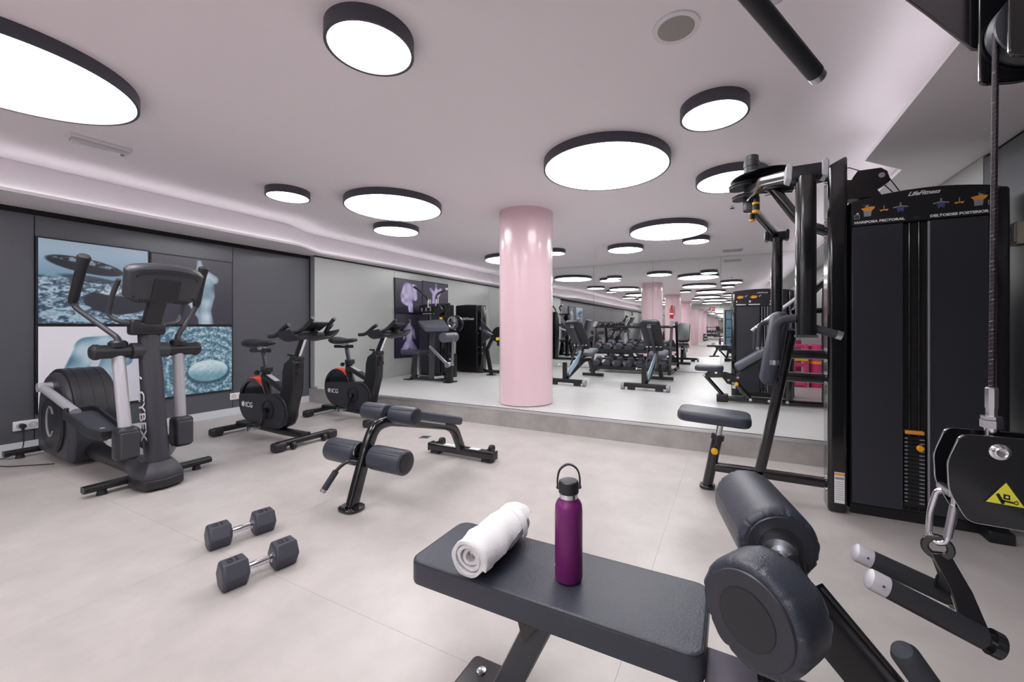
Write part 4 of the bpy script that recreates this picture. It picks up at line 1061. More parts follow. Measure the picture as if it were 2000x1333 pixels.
def blob(pts, mt, nm='illustration', dy=0.0):
    if nm == 'illustration':
        cx_, cz_ = ICON
        pts = [(cx_ + (x - cx_) * 0.74, cz_ + (z - cz_) * 0.8) for x, z in pts]
    return part(nm, MF().slab_xz(pts, TY - 0.0016 - dy, TY - 0.0004), mt, pl)
def ell(x, z, rx, rz, a0=0, a1=2 * PI, n=18): return [(x + rx * math.cos(a), z + rz * math.sin(a)) for a in np.linspace(a0, a1, n, endpoint=(a1 - a0) < 6.2)]
for s, x in ((-1, 0.722), (1, 1.193)):
    z = zt + 0.095; ICON = (x, z)
    blob([(x - 0.025, z - 0.05), (x + 0.018, z - 0.05), (x + 0.024, z), (x - 0.03, z)], 'grey_print')
    blob([(x - 0.045, z + 0.01), (x - 0.028, z - 0.008), (x + 0.02, z - 0.014), (x + 0.04, z + 0.004), (x + 0.042, z + 0.018), (x + 0.02, z + 0.02), (x - 0.01, z + 0.018)], 'orange', dy=0.0004)
    blob(ell(x + s * 0.008, z + 0.03, 0.012, 0.012), 'grey_print')
    blob(ell(x + s * 0.02, z + 0.036, 0.02, 0.006), 'dim_print')
for x, c1 in ((0.795, 'orange'), (1.115, 'orange')):
    z = zt + 0.085; ICON = (x, z)
    blob([(x - 0.002, z), (x + 0.003, z), (x + 0.003, z + 0.03), (x - 0.002, z + 0.03)], 'grey_print')
    blob([(x - 0.028, z), (x - 0.018, z - 0.012), (x - 0.008, z - 0.006), (x + 0.008, z - 0.006), (x + 0.018, z - 0.012), (x + 0.028, z + 0.004), (x + 0.008, z + 0.002), (x - 0.008, z + 0.002)], c1)
for x in (0.869, 1.041):
    z = zt + 0.085; ICON = (x, z)
    blob([(x - 0.024, z), (x - 0.01, z + 0.006), (x + 0.01, z + 0.006), (x + 0.024, z), (x + 0.015, z - 0.03), (x, z - 0.018), (x - 0.015, z - 0.03)], 'blue_print')
    blob([(x - 0.045, z + 0.002), (x, z + 0.010), (x + 0.045, z + 0.002), (x + 0.044, z + 0.010), (x, z + 0.018), (x - 0.044, z + 0.010)], 'grey_print', dy=0.0004)
    blob([(x - 0.004, z + 0.016), (x + 0.004, z + 0.016), (x + 0.004, z + 0.04), (x - 0.004, z + 0.04)], 'grey_print')
for x in (0.670, 1.240):
    z = zt + 0.058 + (0.012 if x > 1 else 0)
    blob([(x - 0.013, z - 0.014), (x + 0.013, z - 0.014), (x + 0.013, z + 0.010), (x - 0.013, z + 0.010)], 'grey_print', 'info_label')
    blob([(x - 0.010, z - 0.011), (x + 0.010, z - 0.011), (x + 0.010, z + 0.006), (x - 0.010, z + 0.006)], 'dim_print', 'info_label', dy=0.0004)
    blob(ell(x + 0.003, z + 0.018, 0.006, 0.005), 'white_print', 'info_label')
part('tower_foot', MF().box((1.25, 3.0, 0.03), (0.10, 0.16, 0.06)), 'black_satin', body, bevel=0.006)
# main column with slanted top, and its fittings
cl = part('main_column', MF().prism([(0.526, 0.0), (0.624, 0.0), (0.624, 2.155), (0.526, 2.105)], 0, lambda u, v, e: (u, 3.12 if e else 2.975, v)), 'black_paint', Fm, bevel=0.02)
part('instruction_label', MF().box((0.582, 2.974, 0.155), (0.05, 0.002, 0.185)), 'white_print', cl)
part('label_stripe', MF().box((0.582, 2.9726, 0.236), (0.048, 0.001, 0.014)), 'orange', cl)
part('label_stripe', MF().box((0.582, 2.9726, 0.212), (0.044, 0.001, 0.014)), 'grey_print', cl)
for k in range(9):
    part('label_line', MF().box((0.582, 2.9726, 0.19 - k * 0.013), (0.042, 0.0008, 0.003)), 'grey_print', cl)
for z in (2.13, 2.08, 2.0, 1.78, 1.75, 1.68, 1.65, 0.98, 0.915, 0.835, 0.775, 0.19, 0.12):
    part('bolt', MF().cyl((0.515, 3.03, z), (0.54, 3.03, z), 0.013, n=12).cyl((0.527, 3.03, z), (0.533, 3.03, z), 0.02, n=16), 'chrome', cl)
# frame
part('top_beam', MF().rtube([(0.12, 3.05, 2.07), (0.54, 3.05, 2.07)], 0.06, 0.075, (0, 1, 0), 0.014), 'black_paint', Fm)
part('brace', MF().rtube(fil([(0.17, 3.05, 2.06), (0.24, 3.05, 2.04), (0.40, 3.05, 1.78), (0.54, 3.05, 1.715)], 0.09), 0.05, 0.06, (0, 1, 0), 0.014), 'black_paint', Fm)
part('upper_strut', MF().rtube([(0.30, 3.05, 0.95), (0.54, 3.05, 0.95)], 0.05, 0.06, (0, 1, 0), 0.012), 'black_paint', Fm)
part('lower_strut', MF().rtube([(0.25, 3.05, 0.805), (0.54, 3.05, 0.80)], 0.05, 0.06, (0, 1, 0), 0.012), 'black_paint', Fm)
part('back_upright', MF().rtube(fil([(0.345, 3.05, 1.10), (0.34, 3.05, 1.05), (0.185, 3.05, 0.24), (0.165, 3.05, 0.15)], 0.05), 0.055, 0.062, (0, 1, 0), 0.014), 'black_paint', Fm)
part('floor_rail', MF().rtube([(-0.13, 3.05, 0.155), (0.54, 3.05, 0.15)], 0.055, 0.06, (0, 1, 0), 0.014), 'black_paint', Fm)
sp = part('seat_post', MF().tube([(-0.15, 3.05, 0.02), (-0.085, 3.05, 0.36)], 0.034, 24), 'black_paint', Fm)
part('post_foot', MF().rbox((-0.15, 3.05, 0.012), (0.10, 0.10, 0.024), 0.006, corner=0.035), 'black_paint', sp)
part('post_collar', MF().cyl((-0.088, 3.05, 0.345), (-0.082, 3.05, 0.375), 0.042), 'black_plastic', sp)
part('seat_stem', MF().tube([(-0.085, 3.05, 0.36), (-0.066, 3.05, 0.46)], 0.022, 20), 'chrome', sp)
part('adjust_knob', MF().lathe((-0.105, 3.02, 0.275), (0.1, -1, 0), [(0.012, 0), (0.012, 0.015), (0.022, 0.018), (0.022, 0.034), (0.016, 0.038)], 24), 'yellow', sp)
part('seat', MF().rbox((-0.11, 3.05, 0.505), (0.46, 0.30, 0.072), 0.026, 4, R=rotY(math.radians(3)), corner=0.07), 'vinyl_slate', Fm)
bp = part('back_pad', MF().rbox((0.245, 3.05, 0.985), (0.085, 0.27, 0.47), 0.03, 4, R=rotY(math.radians(9)), corner=0.035), 'vinyl_slate', Fm)
part('pad_board', MF().box((0.292, 3.05, 0.98), (0.012, 0.2, 0.36), rotY(math.radians(9))), 'black_plastic', bp)
# rotating head: capstan, cams, link arms, hanging arms
hx, hy = 0.12, 3.05
cap_ = part('capstan', MF().lathe((hx, hy, 1.90), (0, 0, 1), [(0.05, 0), (0.05, 0.08), (0.045, 0.1), (0.045, 0.29), (0.048, 0.29), (0.048, 0.325), (0.044, 0.33), (0.044, 0.36), (0.038, 0.365)], 32), 'black_plastic', Fm)
part('cam_plate', MF().lathe((hx + 0.06, hy, 2.108), (-0.08, 0, 1), [(0.185, 0), (0.188, 0.004), (0.185, 0.008)], 44), 'black_paint', cap_)
part('pulley_wheel', MF().lathe((hx - 0.05, hy, 2.06), (-0.1, 0, 1), [(0.085, 0), (0.085, 0.006), (0.076, 0.011), (0.085, 0.016), (0.085, 0.022)], 36), 'grey_plastic', cap_)
part('pulley_wheel', MF().lathe((hx - 0.045, hy, 1.985), (-0.1, 0, 1), [(0.07, 0), (0.07, 0.006), (0.062, 0.011), (0.07, 0.016), (0.07, 0.022)], 36), 'grey_plastic', cap_)
part('cam_support', MF().rtube([(hx, hy, 2.055), (0.36, hy, 2.03)], 0.14, 0.05, (0, 1, 0), 0.01), 'black_paint', cap_)
for yy, xx in ((2.93, 0.14), (3.17, 0.13)):
    pp_ = part('position_plunger', MF().cyl((xx, yy, 1.86), (xx, yy, 2.0), 0.013, n=14), 'black_satin', cap_)
    part('plunger_knob', MF().cyl((xx, yy, 1.858), (xx, yy, 1.925), 0.0185, n=18), 'black_plastic', pp_)
    for z_ in (1.862, 1.912):
        part('plunger_band', MF().cyl((xx, yy, z_ - 0.006), (xx, yy, z_ + 0.006), 0.0205, n=18), 'yellow', pp_)
for s, ya, xa in ((-1, 2.27, 0.315), (1, 3.74, 0.325)):
    link = part('link_arm', MF().rtube(fil([(hx - 0.01, hy + s * 0.03, 1.975), (hx + 0.04, hy + s * 0.34, 1.975), (xa, ya, 1.855)], 0.06), 0.045, 0.06, (1, 0, 0), 0.012), 'black_paint', Fm)
    br = part('arm_bracket', MF().box((xa, ya, 1.85), (0.145, 0.075, 0.062), r=0.008), 'black_satin', link)
    for k in (-1, 1):
        part('bracket_cheek', MF().slab_xz([(xa + k * 0.07 - 0.014, 1.822), (xa + k * 0.07 + 0.010, 1.81), (xa + k * 0.07 + 0.014, 1.882), (xa + k * 0.07, 1.897), (xa + k * 0.07 - 0.014, 1.882)], ya - 0.046, ya + 0.046), 'silver_paint' if s < 0 else 'black_satin', br, bevel=0.004)
    arm = part('hanging_arm', MF().rtube([(xa, ya, 1.83), (xa, ya, 1.08)], 0.08, 0.08, (0, 1, 0), 0.022, 4), 'black_paint', Fm)
    part('arm_shoe', MF().box((xa, ya, 1.078), (0.084, 0.084, 0.012)), 'grey_plastic', arm)
    g = part('curved_handle', MF().tube(fil([(xa - 0.02, ya, 1.165), (xa - 0.115, ya + 0.005, 1.155), (xa - 0.125, ya + 0.005, 0.94)], 0.07, 8), 0.0195, 16), 'foam', arm)
    part('end_ring', MF().cyl((xa - 0.125, ya + 0.005, 0.937), (xa - 0.125, ya + 0.005, 0.960), 0.021, n=20), 'steel', g)
    g2 = part('straight_handle', MF().tube([(xa + 0.035, ya, 1.115), (xa + 0.125, ya + 0.0, 1.085)], 0.0185, 16), 'foam', arm)
    part('end_ring', MF().tube([(xa + 0.118, ya, 1.0875), (xa + 0.139, ya, 1.0805)], 0.020, 20), 'steel', g2)
# pulley box on top of the tower and cables
pb = part('pulley_box', MF().slab_xz([(0.66, 1.97), (0.79, 1.955), (0.845, 1.99), (0.83, 2.05), (0.80, 2.075), (0.69, 2.075), (0.665, 2.03)], 3.06, 3.15), 'black_satin', Fm, bevel=0.006)
part('pulley_bolt', MF().cyl((0.80, 3.05, 2.025), (0.80, 3.062, 2.025), 0.016, n=16), 'chrome', pb)
part('pulley_bracket', MF().slab_xz([(0.63, 1.90), (0.80, 1.90), (0.74, 2.0), (0.63, 2.02)], 3.04, 3.14), 'black_paint', pb)
part('steel_cable', MF().tube([(0.15, 3.05, 2.108), (0.64, 3.02, 2.085), (0.72, 3.10, 2.075)], 0.003, 8), 'cable', pb)
part('steel_cable', MF().tube([(0.84, 3.10, 2.03), (0.90, 3.10, 1.92)], 0.003, 8), 'cable', pb)
part('steel_cable', MF().tube([(0.82, 3.10, 1.985), (0.87, 3.10, 1.92)], 0.003, 8), 'cable', pb)
part('steel_cable', MF().tube([(0.2, 3.05, 1.99), (0.54, 3.03, 2.03)], 0.003, 8), 'cable', cap_)

# ================================================================== cable machine at the right edge
OC = (0.80, 0.92, 0)
Cm = thing('cable_machine', 'black cable machine with pulley plates and yellow warning triangle at the right edge', 'weight machine', OC)
def MC(): return M(OC)
part('upright', MC().rtube([(0.76, 0.92, 0.0), (0.76, 0.92, 2.16)], 0.09, 0.09, (0, 1, 0), 0.02, 4), 'black_paint', Cm)
part('floor_foot', MC().rtube([(0.60, 0.92, 0.035), (1.30, 0.92, 0.035)], 0.08, 0.06, (0, 1, 0), 0.012), 'black_paint', Cm)
part('cross_foot', MC().rtube([(1.25, 0.55, 0.035), (1.25, 1.29, 0.035)], 0.08, 0.06, (1, 0, 0), 0.012), 'black_paint', Cm)
part('weight_tower', MC().box((1.10, 0.92, 1.0), (0.42, 0.55, 1.86), r=0.04), 'black_satin', Cm)
part('tower_shroud', MC().box((0.885, 0.92, 1.0), (0.02, 0.40, 1.6)), 'charcoal_panel', Cm, bevel=0.004)
def rp(pts, r=0.02):
    q = fil([Vector((x, 0, z)) for x, z in pts + [pts[0], pts[1]]], r, 5)
    k = 1 + 6
    return [(p.x, p.z) for p in q[1:1 + 6 * len(pts)]]
low = rp([(0.318, 0.90), (0.334, 0.947), (0.72, 0.947), (0.72, 0.80), (0.342, 0.806), (0.320, 0.852)], 0.012)
for k, y in enumerate((0.895, 0.945)):
    pt_ = part('lower_pulley_plate', MC().slab_xz(low, y - 0.003, y + 0.003), 'black_paint', Cm, bevel=0.0012)
    m = MC(); ol = [Vector((x, y - 0.0032, z)) for x, z in low]
    m.tube(ol[6:] + ol[:1], 0.0008, 6); part('bare_edge', m, 'steel', pt_)
    if k == 0:
        tri = [(0.383, 0.838), (0.4575, 0.828), (0.4235, 0.8745)]
        tri = [(0.3600, 0.8420), (0.4075, 0.8395), (0.3852, 0.8790)]
        ws = part('warning_triangle', MC().slab_xz(tri, y - 0.0042, y - 0.0031), 'black_line', pt_)
        cx_ = sum(p[0] for p in tri) / 3; cz_ = sum(p[1] for p in tri) / 3
        part('triangle_field', MC().slab_xz([(cx_ + (x - cx_) * 0.9, cz_ + (z - cz_) * 0.9) for x, z in tri], y - 0.0048, y - 0.0041), 'sign_yellow', ws)
        m = MC(); yy0, yy1 = y - 0.0056, y - 0.0047
        dx_, dz_ = -0.0295, 0.004
        def sl(p): return [((x + dx_ - 0.3852) * 0.8 + 0.3852, (z + dz_ - 0.852) * 0.9 + 0.852) for x, z in p]
        m.slab_xz(sl([(0.400, 0.853), (0.404, 0.856), (0.4125, 0.840), (0.4085, 0.8365)]), yy0, yy1)
        m.slab_xz(sl([(0.4105, 0.847), (0.4105, 0.8555), (0.4195, 0.8545), (0.4195, 0.846)]), yy0, yy1)
        m.slab_xz(sl([(0.408, 0.8425), (0.408, 0.8455), (0.424, 0.8435), (0.424, 0.8405)]), yy0, yy1)
        m.tube([(x, yy0, z) for x, z in sl([(0.424, 0.8425), (0.4285, 0.846), (0.431, 0.8445)])], 0.0007, 6).tube([(x, yy0, z) for x, z in sl([(0.422, 0.8425), (0.428, 0.8395), (0.431, 0.8425)])], 0.0007, 6)
        part('hand_pictogram', m, 'black_line', ws)
        part('pictogram_hole', MC().cyl((sl([(0.415, 0.851)])[0][0], y - 0.0064, sl([(0.415, 0.851)])[0][1]), (sl([(0.415, 0.851)])[0][0], y - 0.0054, sl([(0.415, 0.851)])[0][1]), 0.0018, n=12), 'sign_yellow', ws)
        bo = part('axle_bolt', MC().lathe((0.3785, y - 0.002, 0.9235), (0, -1, 0), [(0.0125, 0), (0.0125, 0.002), (0.0095, 0.003), (0.009, 0.008), (0.0068, 0.009), (0.005, 0.008), (0.002, 0.0078)], 28), 'chrome', pt_)
lw = part('lower_pulley', MC().lathe((0.42, 0.904, 0.876), (0, 1, 0), [(0.058, 0), (0.058, 0.005), (0.048, 0.016), (0.058, 0.027), (0.058, 0.032)], 36), 'black_plastic', Cm)
ft_ = part('cable_end', MC().cyl((0.381, 0.92, 0.932), (0.381, 0.92, 0.962), 0.0085, n=20), 'chrome', Cm)
part('lock_nut', MC().cyl((0.381, 0.92, 0.956), (0.381, 0.92, 0.9685), 0.0135, n=6).cyl((0.381, 0.92, 0.9695), (0.381, 0.92, 0.975), 0.0125, n=6), 'steel', ft_)
part('sleeve', MC().lathe((0.381, 0.92, 0.975), (0, 0, 1), [(0.0072, 0), (0.0072, 0.012), (0.0082, 0.014), (0.0082, 0.045), (0.006, 0.047)], 8), 'steel', ft_)
m = MC()
cz = [(0.381, 0.92, 0.94), (0.383, 0.92, 1.25), (0.386, 0.92, 1.60)]
m.tube(cz, 0.0040, 12)
cb_ = part('pull_cable', m, 'cable', Cm)
m = MC()
m.tube([(0.381 + 0.005 * z_ / 0.6 + 0.0036 * math.cos(z_ * 900), 0.92 + 0.0036 * math.sin(z_ * 900), 1.0 + z_) for z_ in np.linspace(0.02, 0.58, 700)], 0.0008, 4)
part('cable_braid', m, 'dark_steel', cb_)
top = [(0.30, 1.72), (0.372, 1.61), (0.374, 1.535), (0.40, 1.524), (0.47, 1.53), (0.72, 1.62), (0.72, 1.80), (0.33, 1.80)]
top2 = [(0.27, 1.74), (0.318, 1.676), (0.372, 1.60), (0.384, 1.595), (0.72, 1.60), (0.72, 1.86), (0.30, 1.86)]
part('upper_pulley_plate', MC().slab_xz(top2, 0.955, 0.962), 'black_paint', Cm, bevel=0.0015)
part('upper_pulley_plate', MC().slab_xz(rp([(0.386, 1.80), (0.386, 1.542), (0.42, 1.533), (0.72, 1.56), (0.72, 1.80)], 0.01), 0.885, 0.892), 'black_paint', Cm, bevel=0.0015)
part('upper_pulley_plate', MC().slab_xz(rp([(0.374, 1.80), (0.374, 1.528), (0.42, 1.52), (0.72, 1.56), (0.72, 1.80)], 0.01), 0.938, 0.944), 'black_paint', Cm, bevel=0.0015)
part('upper_pulley', MC().lathe((0.436, 0.902, 1.60), (0, 1, 0), [(0.058, 0), (0.058, 0.005), (0.048, 0.016), (0.058, 0.027), (0.058, 0.032)], 36), 'grey_plastic', Cm)
part('upper_boom', MC().rtube([(0.70, 0.92, 1.70), (0.80, 0.92, 1.70)], 0.09, 0.2, (0, 1, 0), 0.02), 'black_paint', Cm)
part('lower_boom', MC().rtube([(0.69, 0.92, 0.876), (0.80, 0.92, 0.876)], 0.05, 0.12, (0, 1, 0), 0.02), 'black_paint', Cm)
# pull-up bar reaching over the viewer from the head of the machine
p1, p2 = Vector((0.154, 0.97, 1.623)), Vector((0.02, 0.747, 1.677))
dr_ = (p2 - p1).normalized()
pu = part('pull_up_bar', MC().tube(fil([p1, p2, p2 + dr_ * 0.22, (0.06, 0.42, 1.98), (0.45, 0.55, 2.10), (0.76, 0.90, 2.12)], 0.10), 0.0125, 16), 'black_paint', Cm)
part('bar_grip', MC().tube([p1 + dr_ * 0.012, p2 + dr_ * 0.16], 0.0158, 20), 'rubber', pu)
part('end_cap', MC().lathe(p1 + dr_ * 0.014, -dr_, [(0.0152, 0), (0.0152, 0.018), (0.013, 0.021), (0.004, 0.022)], 24), 'steel', pu)
# carabiner and double grip handle hang from the lower pulley plates
K = thing('carabiner', 'chrome snap hook carabiner hanging from the black pulley plates', 'carabiner', (0.316, 0.92, 0.75))
kp = fil([(0.322, 0.92, 0.842), (0.336, 0.916, 0.838), (0.333, 0.913, 0.80), (0.3235, 0.914, 0.757), (0.3125, 0.918, 0.751), (0.306, 0.926, 0.762), (0.309, 0.93, 0.80), (0.317, 0.928, 0.838), (0.325, 0.922, 0.843)], 0.010, 5)
part('hook_body', M((0.316, 0.92, 0.75)).tube(kp, 0.0046, 12), 'chrome', K)
part('gate', M((0.316, 0.92, 0.75)).tube([(0.3335, 0.9125, 0.822), (0.326, 0.9135, 0.768)], 0.0058, 14), 'steel', K)
part('hanger_link', M((0.316, 0.92, 0.75)).box((0.3265, 0.92, 0.845), (0.012, 0.046, 0.012), r=0.003), 'steel', K)
Hn = thing('row_handle', 'black double grip rowing handle with silver caps hanging from the carabiner', 'handle', (0.316, 0.92, 0.64))
OHn = (0.316, 0.92, 0.64)
def MH(): return M(OHn)
part('eye', MH().ring((0.314, 0.915, 0.745), (0.25, 1, 0.0), 0.0215, 0.0105, 0.008, 28), 'black_paint', Hn, bevel=0.002)
for s, y in ((-1, 0.865), (1, 0.975)):
    part('web_plate', MH().loft([[Vector(p) for p in ((0.304, 0.915, 0.735), (0.330, 0.915, 0.738), (0.330, 0.923, 0.738), (0.304, 0.923, 0.735))], [Vector(p) for p in ((0.322, 0.92 + s * 0.02 - 0.004, 0.69), (0.350, 0.92 + s * 0.02 - 0.004, 0.69), (0.350, 0.92 + s * 0.02 + 0.004, 0.69), (0.322, 0.92 + s * 0.02 + 0.004, 0.69))], [Vector(p) for p in ((0.326, y - 0.005, 0.640), (0.362, y - 0.005, 0.632), (0.362, y + 0.005, 0.632), (0.326, y + 0.005, 0.640))]]), 'black_paint', Hn, bevel=0.0015)
    a, b = Vector((0.352, y, 0.638)), Vector((0.212, y, 0.692))
    if s > 0: b = Vector((0.218, y, 0.683))
    u = (b - a).normalized(); L_ = (b - a).length
    br_ = part('bar', MH().tube([a - u * 0.012, b], 0.0125, 18), 'black_paint', Hn)
    part('collar', MH().cyl(a - u * 0.016, a - u * 0.004, 0.0195, n=24), 'black_paint', br_)
    part('foam_grip', MH().tube([a + u * 0.004, b - u * 0.022], 0.0168, 24), 'rubber', br_)
    cp_ = part('end_cap', MH().lathe(b - u * 0.022, u, [(0.0172, 0), (0.0172, 0.02), (0.0165, 0.024), (0.012, 0.0275), (0.003, 0.0285)], 28), 'silver_paint', br_)
    part('pin_hole', MH().cyl(b - u * 0.014 + Vector((0, -0.0165, 0.005)), b - u * 0.014 + Vector((0, -0.0178, 0.006)), 0.0019, n=10), 'black_line', br_)

# ================================================================== machines on the platform
ZP = ZS
# --- leg machine with tower, right of the mirror
OX = (0.2, 5.6, ZP)
X_ = thing('leg_machine', 'black leg machine with small seat and placard tower on the platform', 'weight machine', OX)
def MX(): return M(OX)
tb, tpl, tzt, tzc = tower(X_, MX, 0.0, 0.72, 6.02, 0.34, ZP + 0.012, 1.60, 0.03, (0.335, 0.415), 0.20, 14, False)
part('tower_post', MX().box((0.03, 6.05, (ZP + 1.58) / 2), (0.06, 0.08, 1.58 - ZP), r=0.012), 'black_paint', tb)
for k, x in enumerate((0.10, 0.26, 0.50)):
    z = tzt + 0.115
    part('illustration', MX().slab_xz([(x - 0.04, z), (x - 0.01, z + 0.025), (x + 0.045, z + 0.02), (x + 0.04, z - 0.005), (x, z - 0.015)], 6.016, 6.0195), 'orange', tpl)
    part('illustration', MX().slab_xz([(x + 0.06, z + 0.02), (x + 0.09, z + 0.035), (x + 0.09, z + 0.02), (x + 0.065, z)], 6.016, 6.0195), 'grey_print', tpl)
    part('illustration', MX().slab_xz([(x - 0.05, z - 0.04), (x - 0.03, z - 0.04), (x - 0.03, z - 0.065), (x - 0.05, z - 0.065)], 6.016, 6.0195), 'white_print', tpl)
    part('placard_line', MX().box((x + 0.01, 6.018, tzt + 0.022), (0.13, 0.003, 0.012)), 'white_print', tpl)
text('LifeFitness', 'lettering', 0.03, 'white_print', tpl, F_NY, Vector((0.36, 6.0185, 1.575)) - Vector(OX), shear=0.4)
part('info_label', MX().box((0.03, 6.008, 0.36), (0.04, 0.002, 0.12)), 'white_print', tb)
Y5 = 5.5
part('floor_rail', MX().rtube([(-0.12, Y5, 0.245), (0.98, Y5, 0.245)], 0.07, 0.06, (0, 1, 0), 0.012), 'black_paint', X_)
part('cross_rail', MX().rtube([(0.62, Y5, 0.245), (0.62, 6.1, 0.245)], 0.07, 0.06, (1, 0, 0), 0.012), 'black_paint', X_)
part('rail_foot', MX().rbox((-0.10, Y5, 0.25), (0.13, 0.14, 0.09), 0.012), 'black_satin', X_)
for x in (-0.13, 0.205, 0.40, 0.58):
    part('bolt', MX().cyl((x, Y5 - 0.045, 0.25), (x, Y5 - 0.034, 0.25), 0.017, n=14), 'chrome', X_)
part('swing_link', MX().rtube([(-0.30, Y5, 0.52), (-0.085, Y5, 0.27)], 0.045, 0.045, (0, 1, 0), 0.01), 'black_paint', X_)
part('support_link', MX().rtube([(0.03, Y5, 0.47), (0.205, Y5, 0.25)], 0.05, 0.055, (0, 1, 0), 0.012), 'black_paint', X_)
part('link_sleeve', MX().rtube([(0.12, Y5, 0.355), (0.19, Y5, 0.27)], 0.065, 0.07, (0, 1, 0), 0.012), 'black_paint', X_)
part('pivot_bracket', MX().slab_xz([(-0.33, 0.51), (-0.25, 0.575), (-0.10, 0.575), (0.08, 0.53), (0.10, 0.46), (0.02, 0.41), (-0.05, 0.43), (-0.10, 0.50), (-0.27, 0.49)], Y5 - 0.045, Y5 + 0.045), 'black_paint', X_, bevel=0.008)
for x, z in ((-0.305, 0.52), (-0.03, 0.475), (0.07, 0.51), (0.02, 0.44), (-0.17, 0.56)):
    part('bolt', MX().cyl((x, Y5 - 0.056, z), (x, Y5 - 0.045, z), 0.015, n=14), 'chrome', X_)
part('adjust_knob', MX().lathe((0.055, Y5 - 0.04, 0.435), (0, -1, 0), [(0.01, 0), (0.01, 0.02), (0.022, 0.024), (0.022, 0.04)], 20), 'yellow', X_)
part('seat', MX().rbox((-0.25, Y5, 0.61), (0.33, 0.26, 0.07), 0.026, 4, corner=0.07), 'vinyl_slate', X_)
part('thigh_pad', MX().rbox((0.22, Y5, 0.745), (0.42, 0.30, 0.085), 0.028, 4, R=rotY(-math.atan2(0.215, 0.315)), corner=0.05), 'vinyl_grey', X_)
part('pad_arm', MX().rtube([(0.07, Y5, 0.52), (0.30, Y5, 0.73)], 0.06, 0.05, (0, 1, 0), 0.012), 'black_paint', X_)
for yy in (Y5 - 0.05, Y5 + 0.05):
    part('lever_bar', MX().tube([(0.22, yy, 1.08), (0.95, yy, 1.69)], 0.018, 14), 'silver_paint', X_)
part('lever_frame', MX().rtube([(0.60, Y5, 0.26), (0.64, Y5, 1.30), (0.95, Y5, 1.66)], 0.06, 0.07, (0, 1, 0), 0.012), 'black_paint', X_)
part('lever_cross', MX().rtube([(0.62, Y5, 1.30), (0.95, Y5, 1.31)], 0.06, 0.06, (0, 1, 0), 0.012), 'black_paint', X_)
part('lever_frame', MX().rtube([(0.95, Y5, 1.70), (0.95, Y5, 0.26)], 0.07, 0.07, (0, 1, 0), 0.012), 'black_paint', X_)
for k, (x, z) in enumerate(((0.27, 1.115), (0.335, 1.175))):
    part('clamp_ball', MX().ball((x, Y5 - 0.06, z), 0.028, 14), 'chrome', X_)
part('lever_handle', MX().tube(fil([(0.30, Y5 - 0.1, 1.12), (0.245, Y5 - 0.14, 1.08), (0.24, Y5 - 0.14, 0.86)], 0.05), 0.018, 12), 'foam', X_)

# --- arm curl machine on the platform
OA = (-4.7, 5.4, ZP)
Q = thing('arm_curl_machine', 'black arm curl machine with slanted elbow pad and small seat before the lilac pictures', 'weight machine', OA)
def MQ(): return M(OA)
Y3 = 5.35
part('floor_rail', MQ().rtube([(-5.02, Y3, 0.245), (-4.17, Y3, 0.245)], 0.06, 0.06, (0, 1, 0), 0.012), 'black_paint', Q)
part('rail_foot', MQ().box((-5.06, Y3, 0.213), (0.14, 0.2, 0.02), r=0.006), 'black_paint', Q)
part('rail_foot', MQ().box((-4.18, Y3, 0.213), (0.14, 0.22, 0.02), r=0.006), 'black_paint', Q)
part('seat_stand', MQ().slab_xz([(-5.03, 0.225), (-4.90, 0.225), (-4.86, 0.64), (-4.97, 0.64)], Y3 - 0.04, Y3 + 0.04), 'black_paint', Q, bevel=0.01)
part('seat_stem', MQ().rtube([(-4.86, Y3, 0.30), (-4.885, Y3, 0.64)], 0.05, 0.06, (0, 1, 0), 0.01), 'chrome', Q)
part('seat', MQ().rbox((-4.94, Y3, 0.685), (0.44, 0.34, 0.075), 0.026, 4, R=rotY(0.03), corner=0.08), 'vinyl_slate', Q)
for x, z in ((-5.0, 0.28), (-4.82, 0.275)):
    part('bolt', MQ().cyl((x, Y3 - 0.05, z), (x, Y3 - 0.03, z), 0.016, n=12), 'chrome', Q)
part('pad_column', MQ().rtube([(-4.58, Y3, 0.25), (-4.56, Y3, 1.10)], 0.07, 0.08, (0, 1, 0), 0.012), 'grey_plastic', Q)
m = MQ()
tp = [(-5.02, 5.50, 1.24), (-4.47, 5.52, 1.265), (-4.06, 5.16, 1.125), (-4.53, 5.14, 1.115)]
m.loft([[Vector(p) for p in tp], [Vector((x, y + (0.03 if y > 5.3 else 0), z - 0.075)) for x, y, z in tp]])
part('elbow_pad', m, 'vinyl_grey', Q, bevel=0.016)
part('lever_link', MQ().rtube([(-4.57, Y3 - 0.06, 0.80), (-4.19, Y3 - 0.06, 0.50)], 0.03, 0.05, (0, 1, 0), 0.01), 'steel', Q)
part('front_post', MQ().rtube([(-4.18, Y3, 0.22), (-4.185, Y3, 0.53)], 0.08, 0.075, (0, 1, 0), 0.012), 'black_satin', Q)
part('pivot_cap', MQ().cyl((-4.19, Y3 - 0.09, 0.50), (-4.19, Y3 + 0.05, 0.50), 0.045, n=20), 'steel', Q)
part('hand_roller', MQ().cyl((-4.19, Y3 - 0.18, 0.955), (-4.19, Y3 + 0.14, 0.955), 0.082, n=28), 'vinyl_grey', Q)
part('lever_arm', MQ().rtube([(-4.14, Y3, 0.50), (-4.12, Y3, 1.0)], 0.03, 0.035, (0, 1, 0), 0.008), 'steel', Q)
part('foot_peg', MQ().tube([(-4.42, Y3 - 0.1, 0.285), (-4.22, Y3 - 0.1, 0.31)], 0.022, 12), 'chrome', Q)
ab_, apl, azt, azc = tower(Q, MQ, -5.40, -4.80, 5.94, 0.32, ZP + 0.012, 1.55, 0.02, (-5.17, -5.10), 0.19, 12, False)
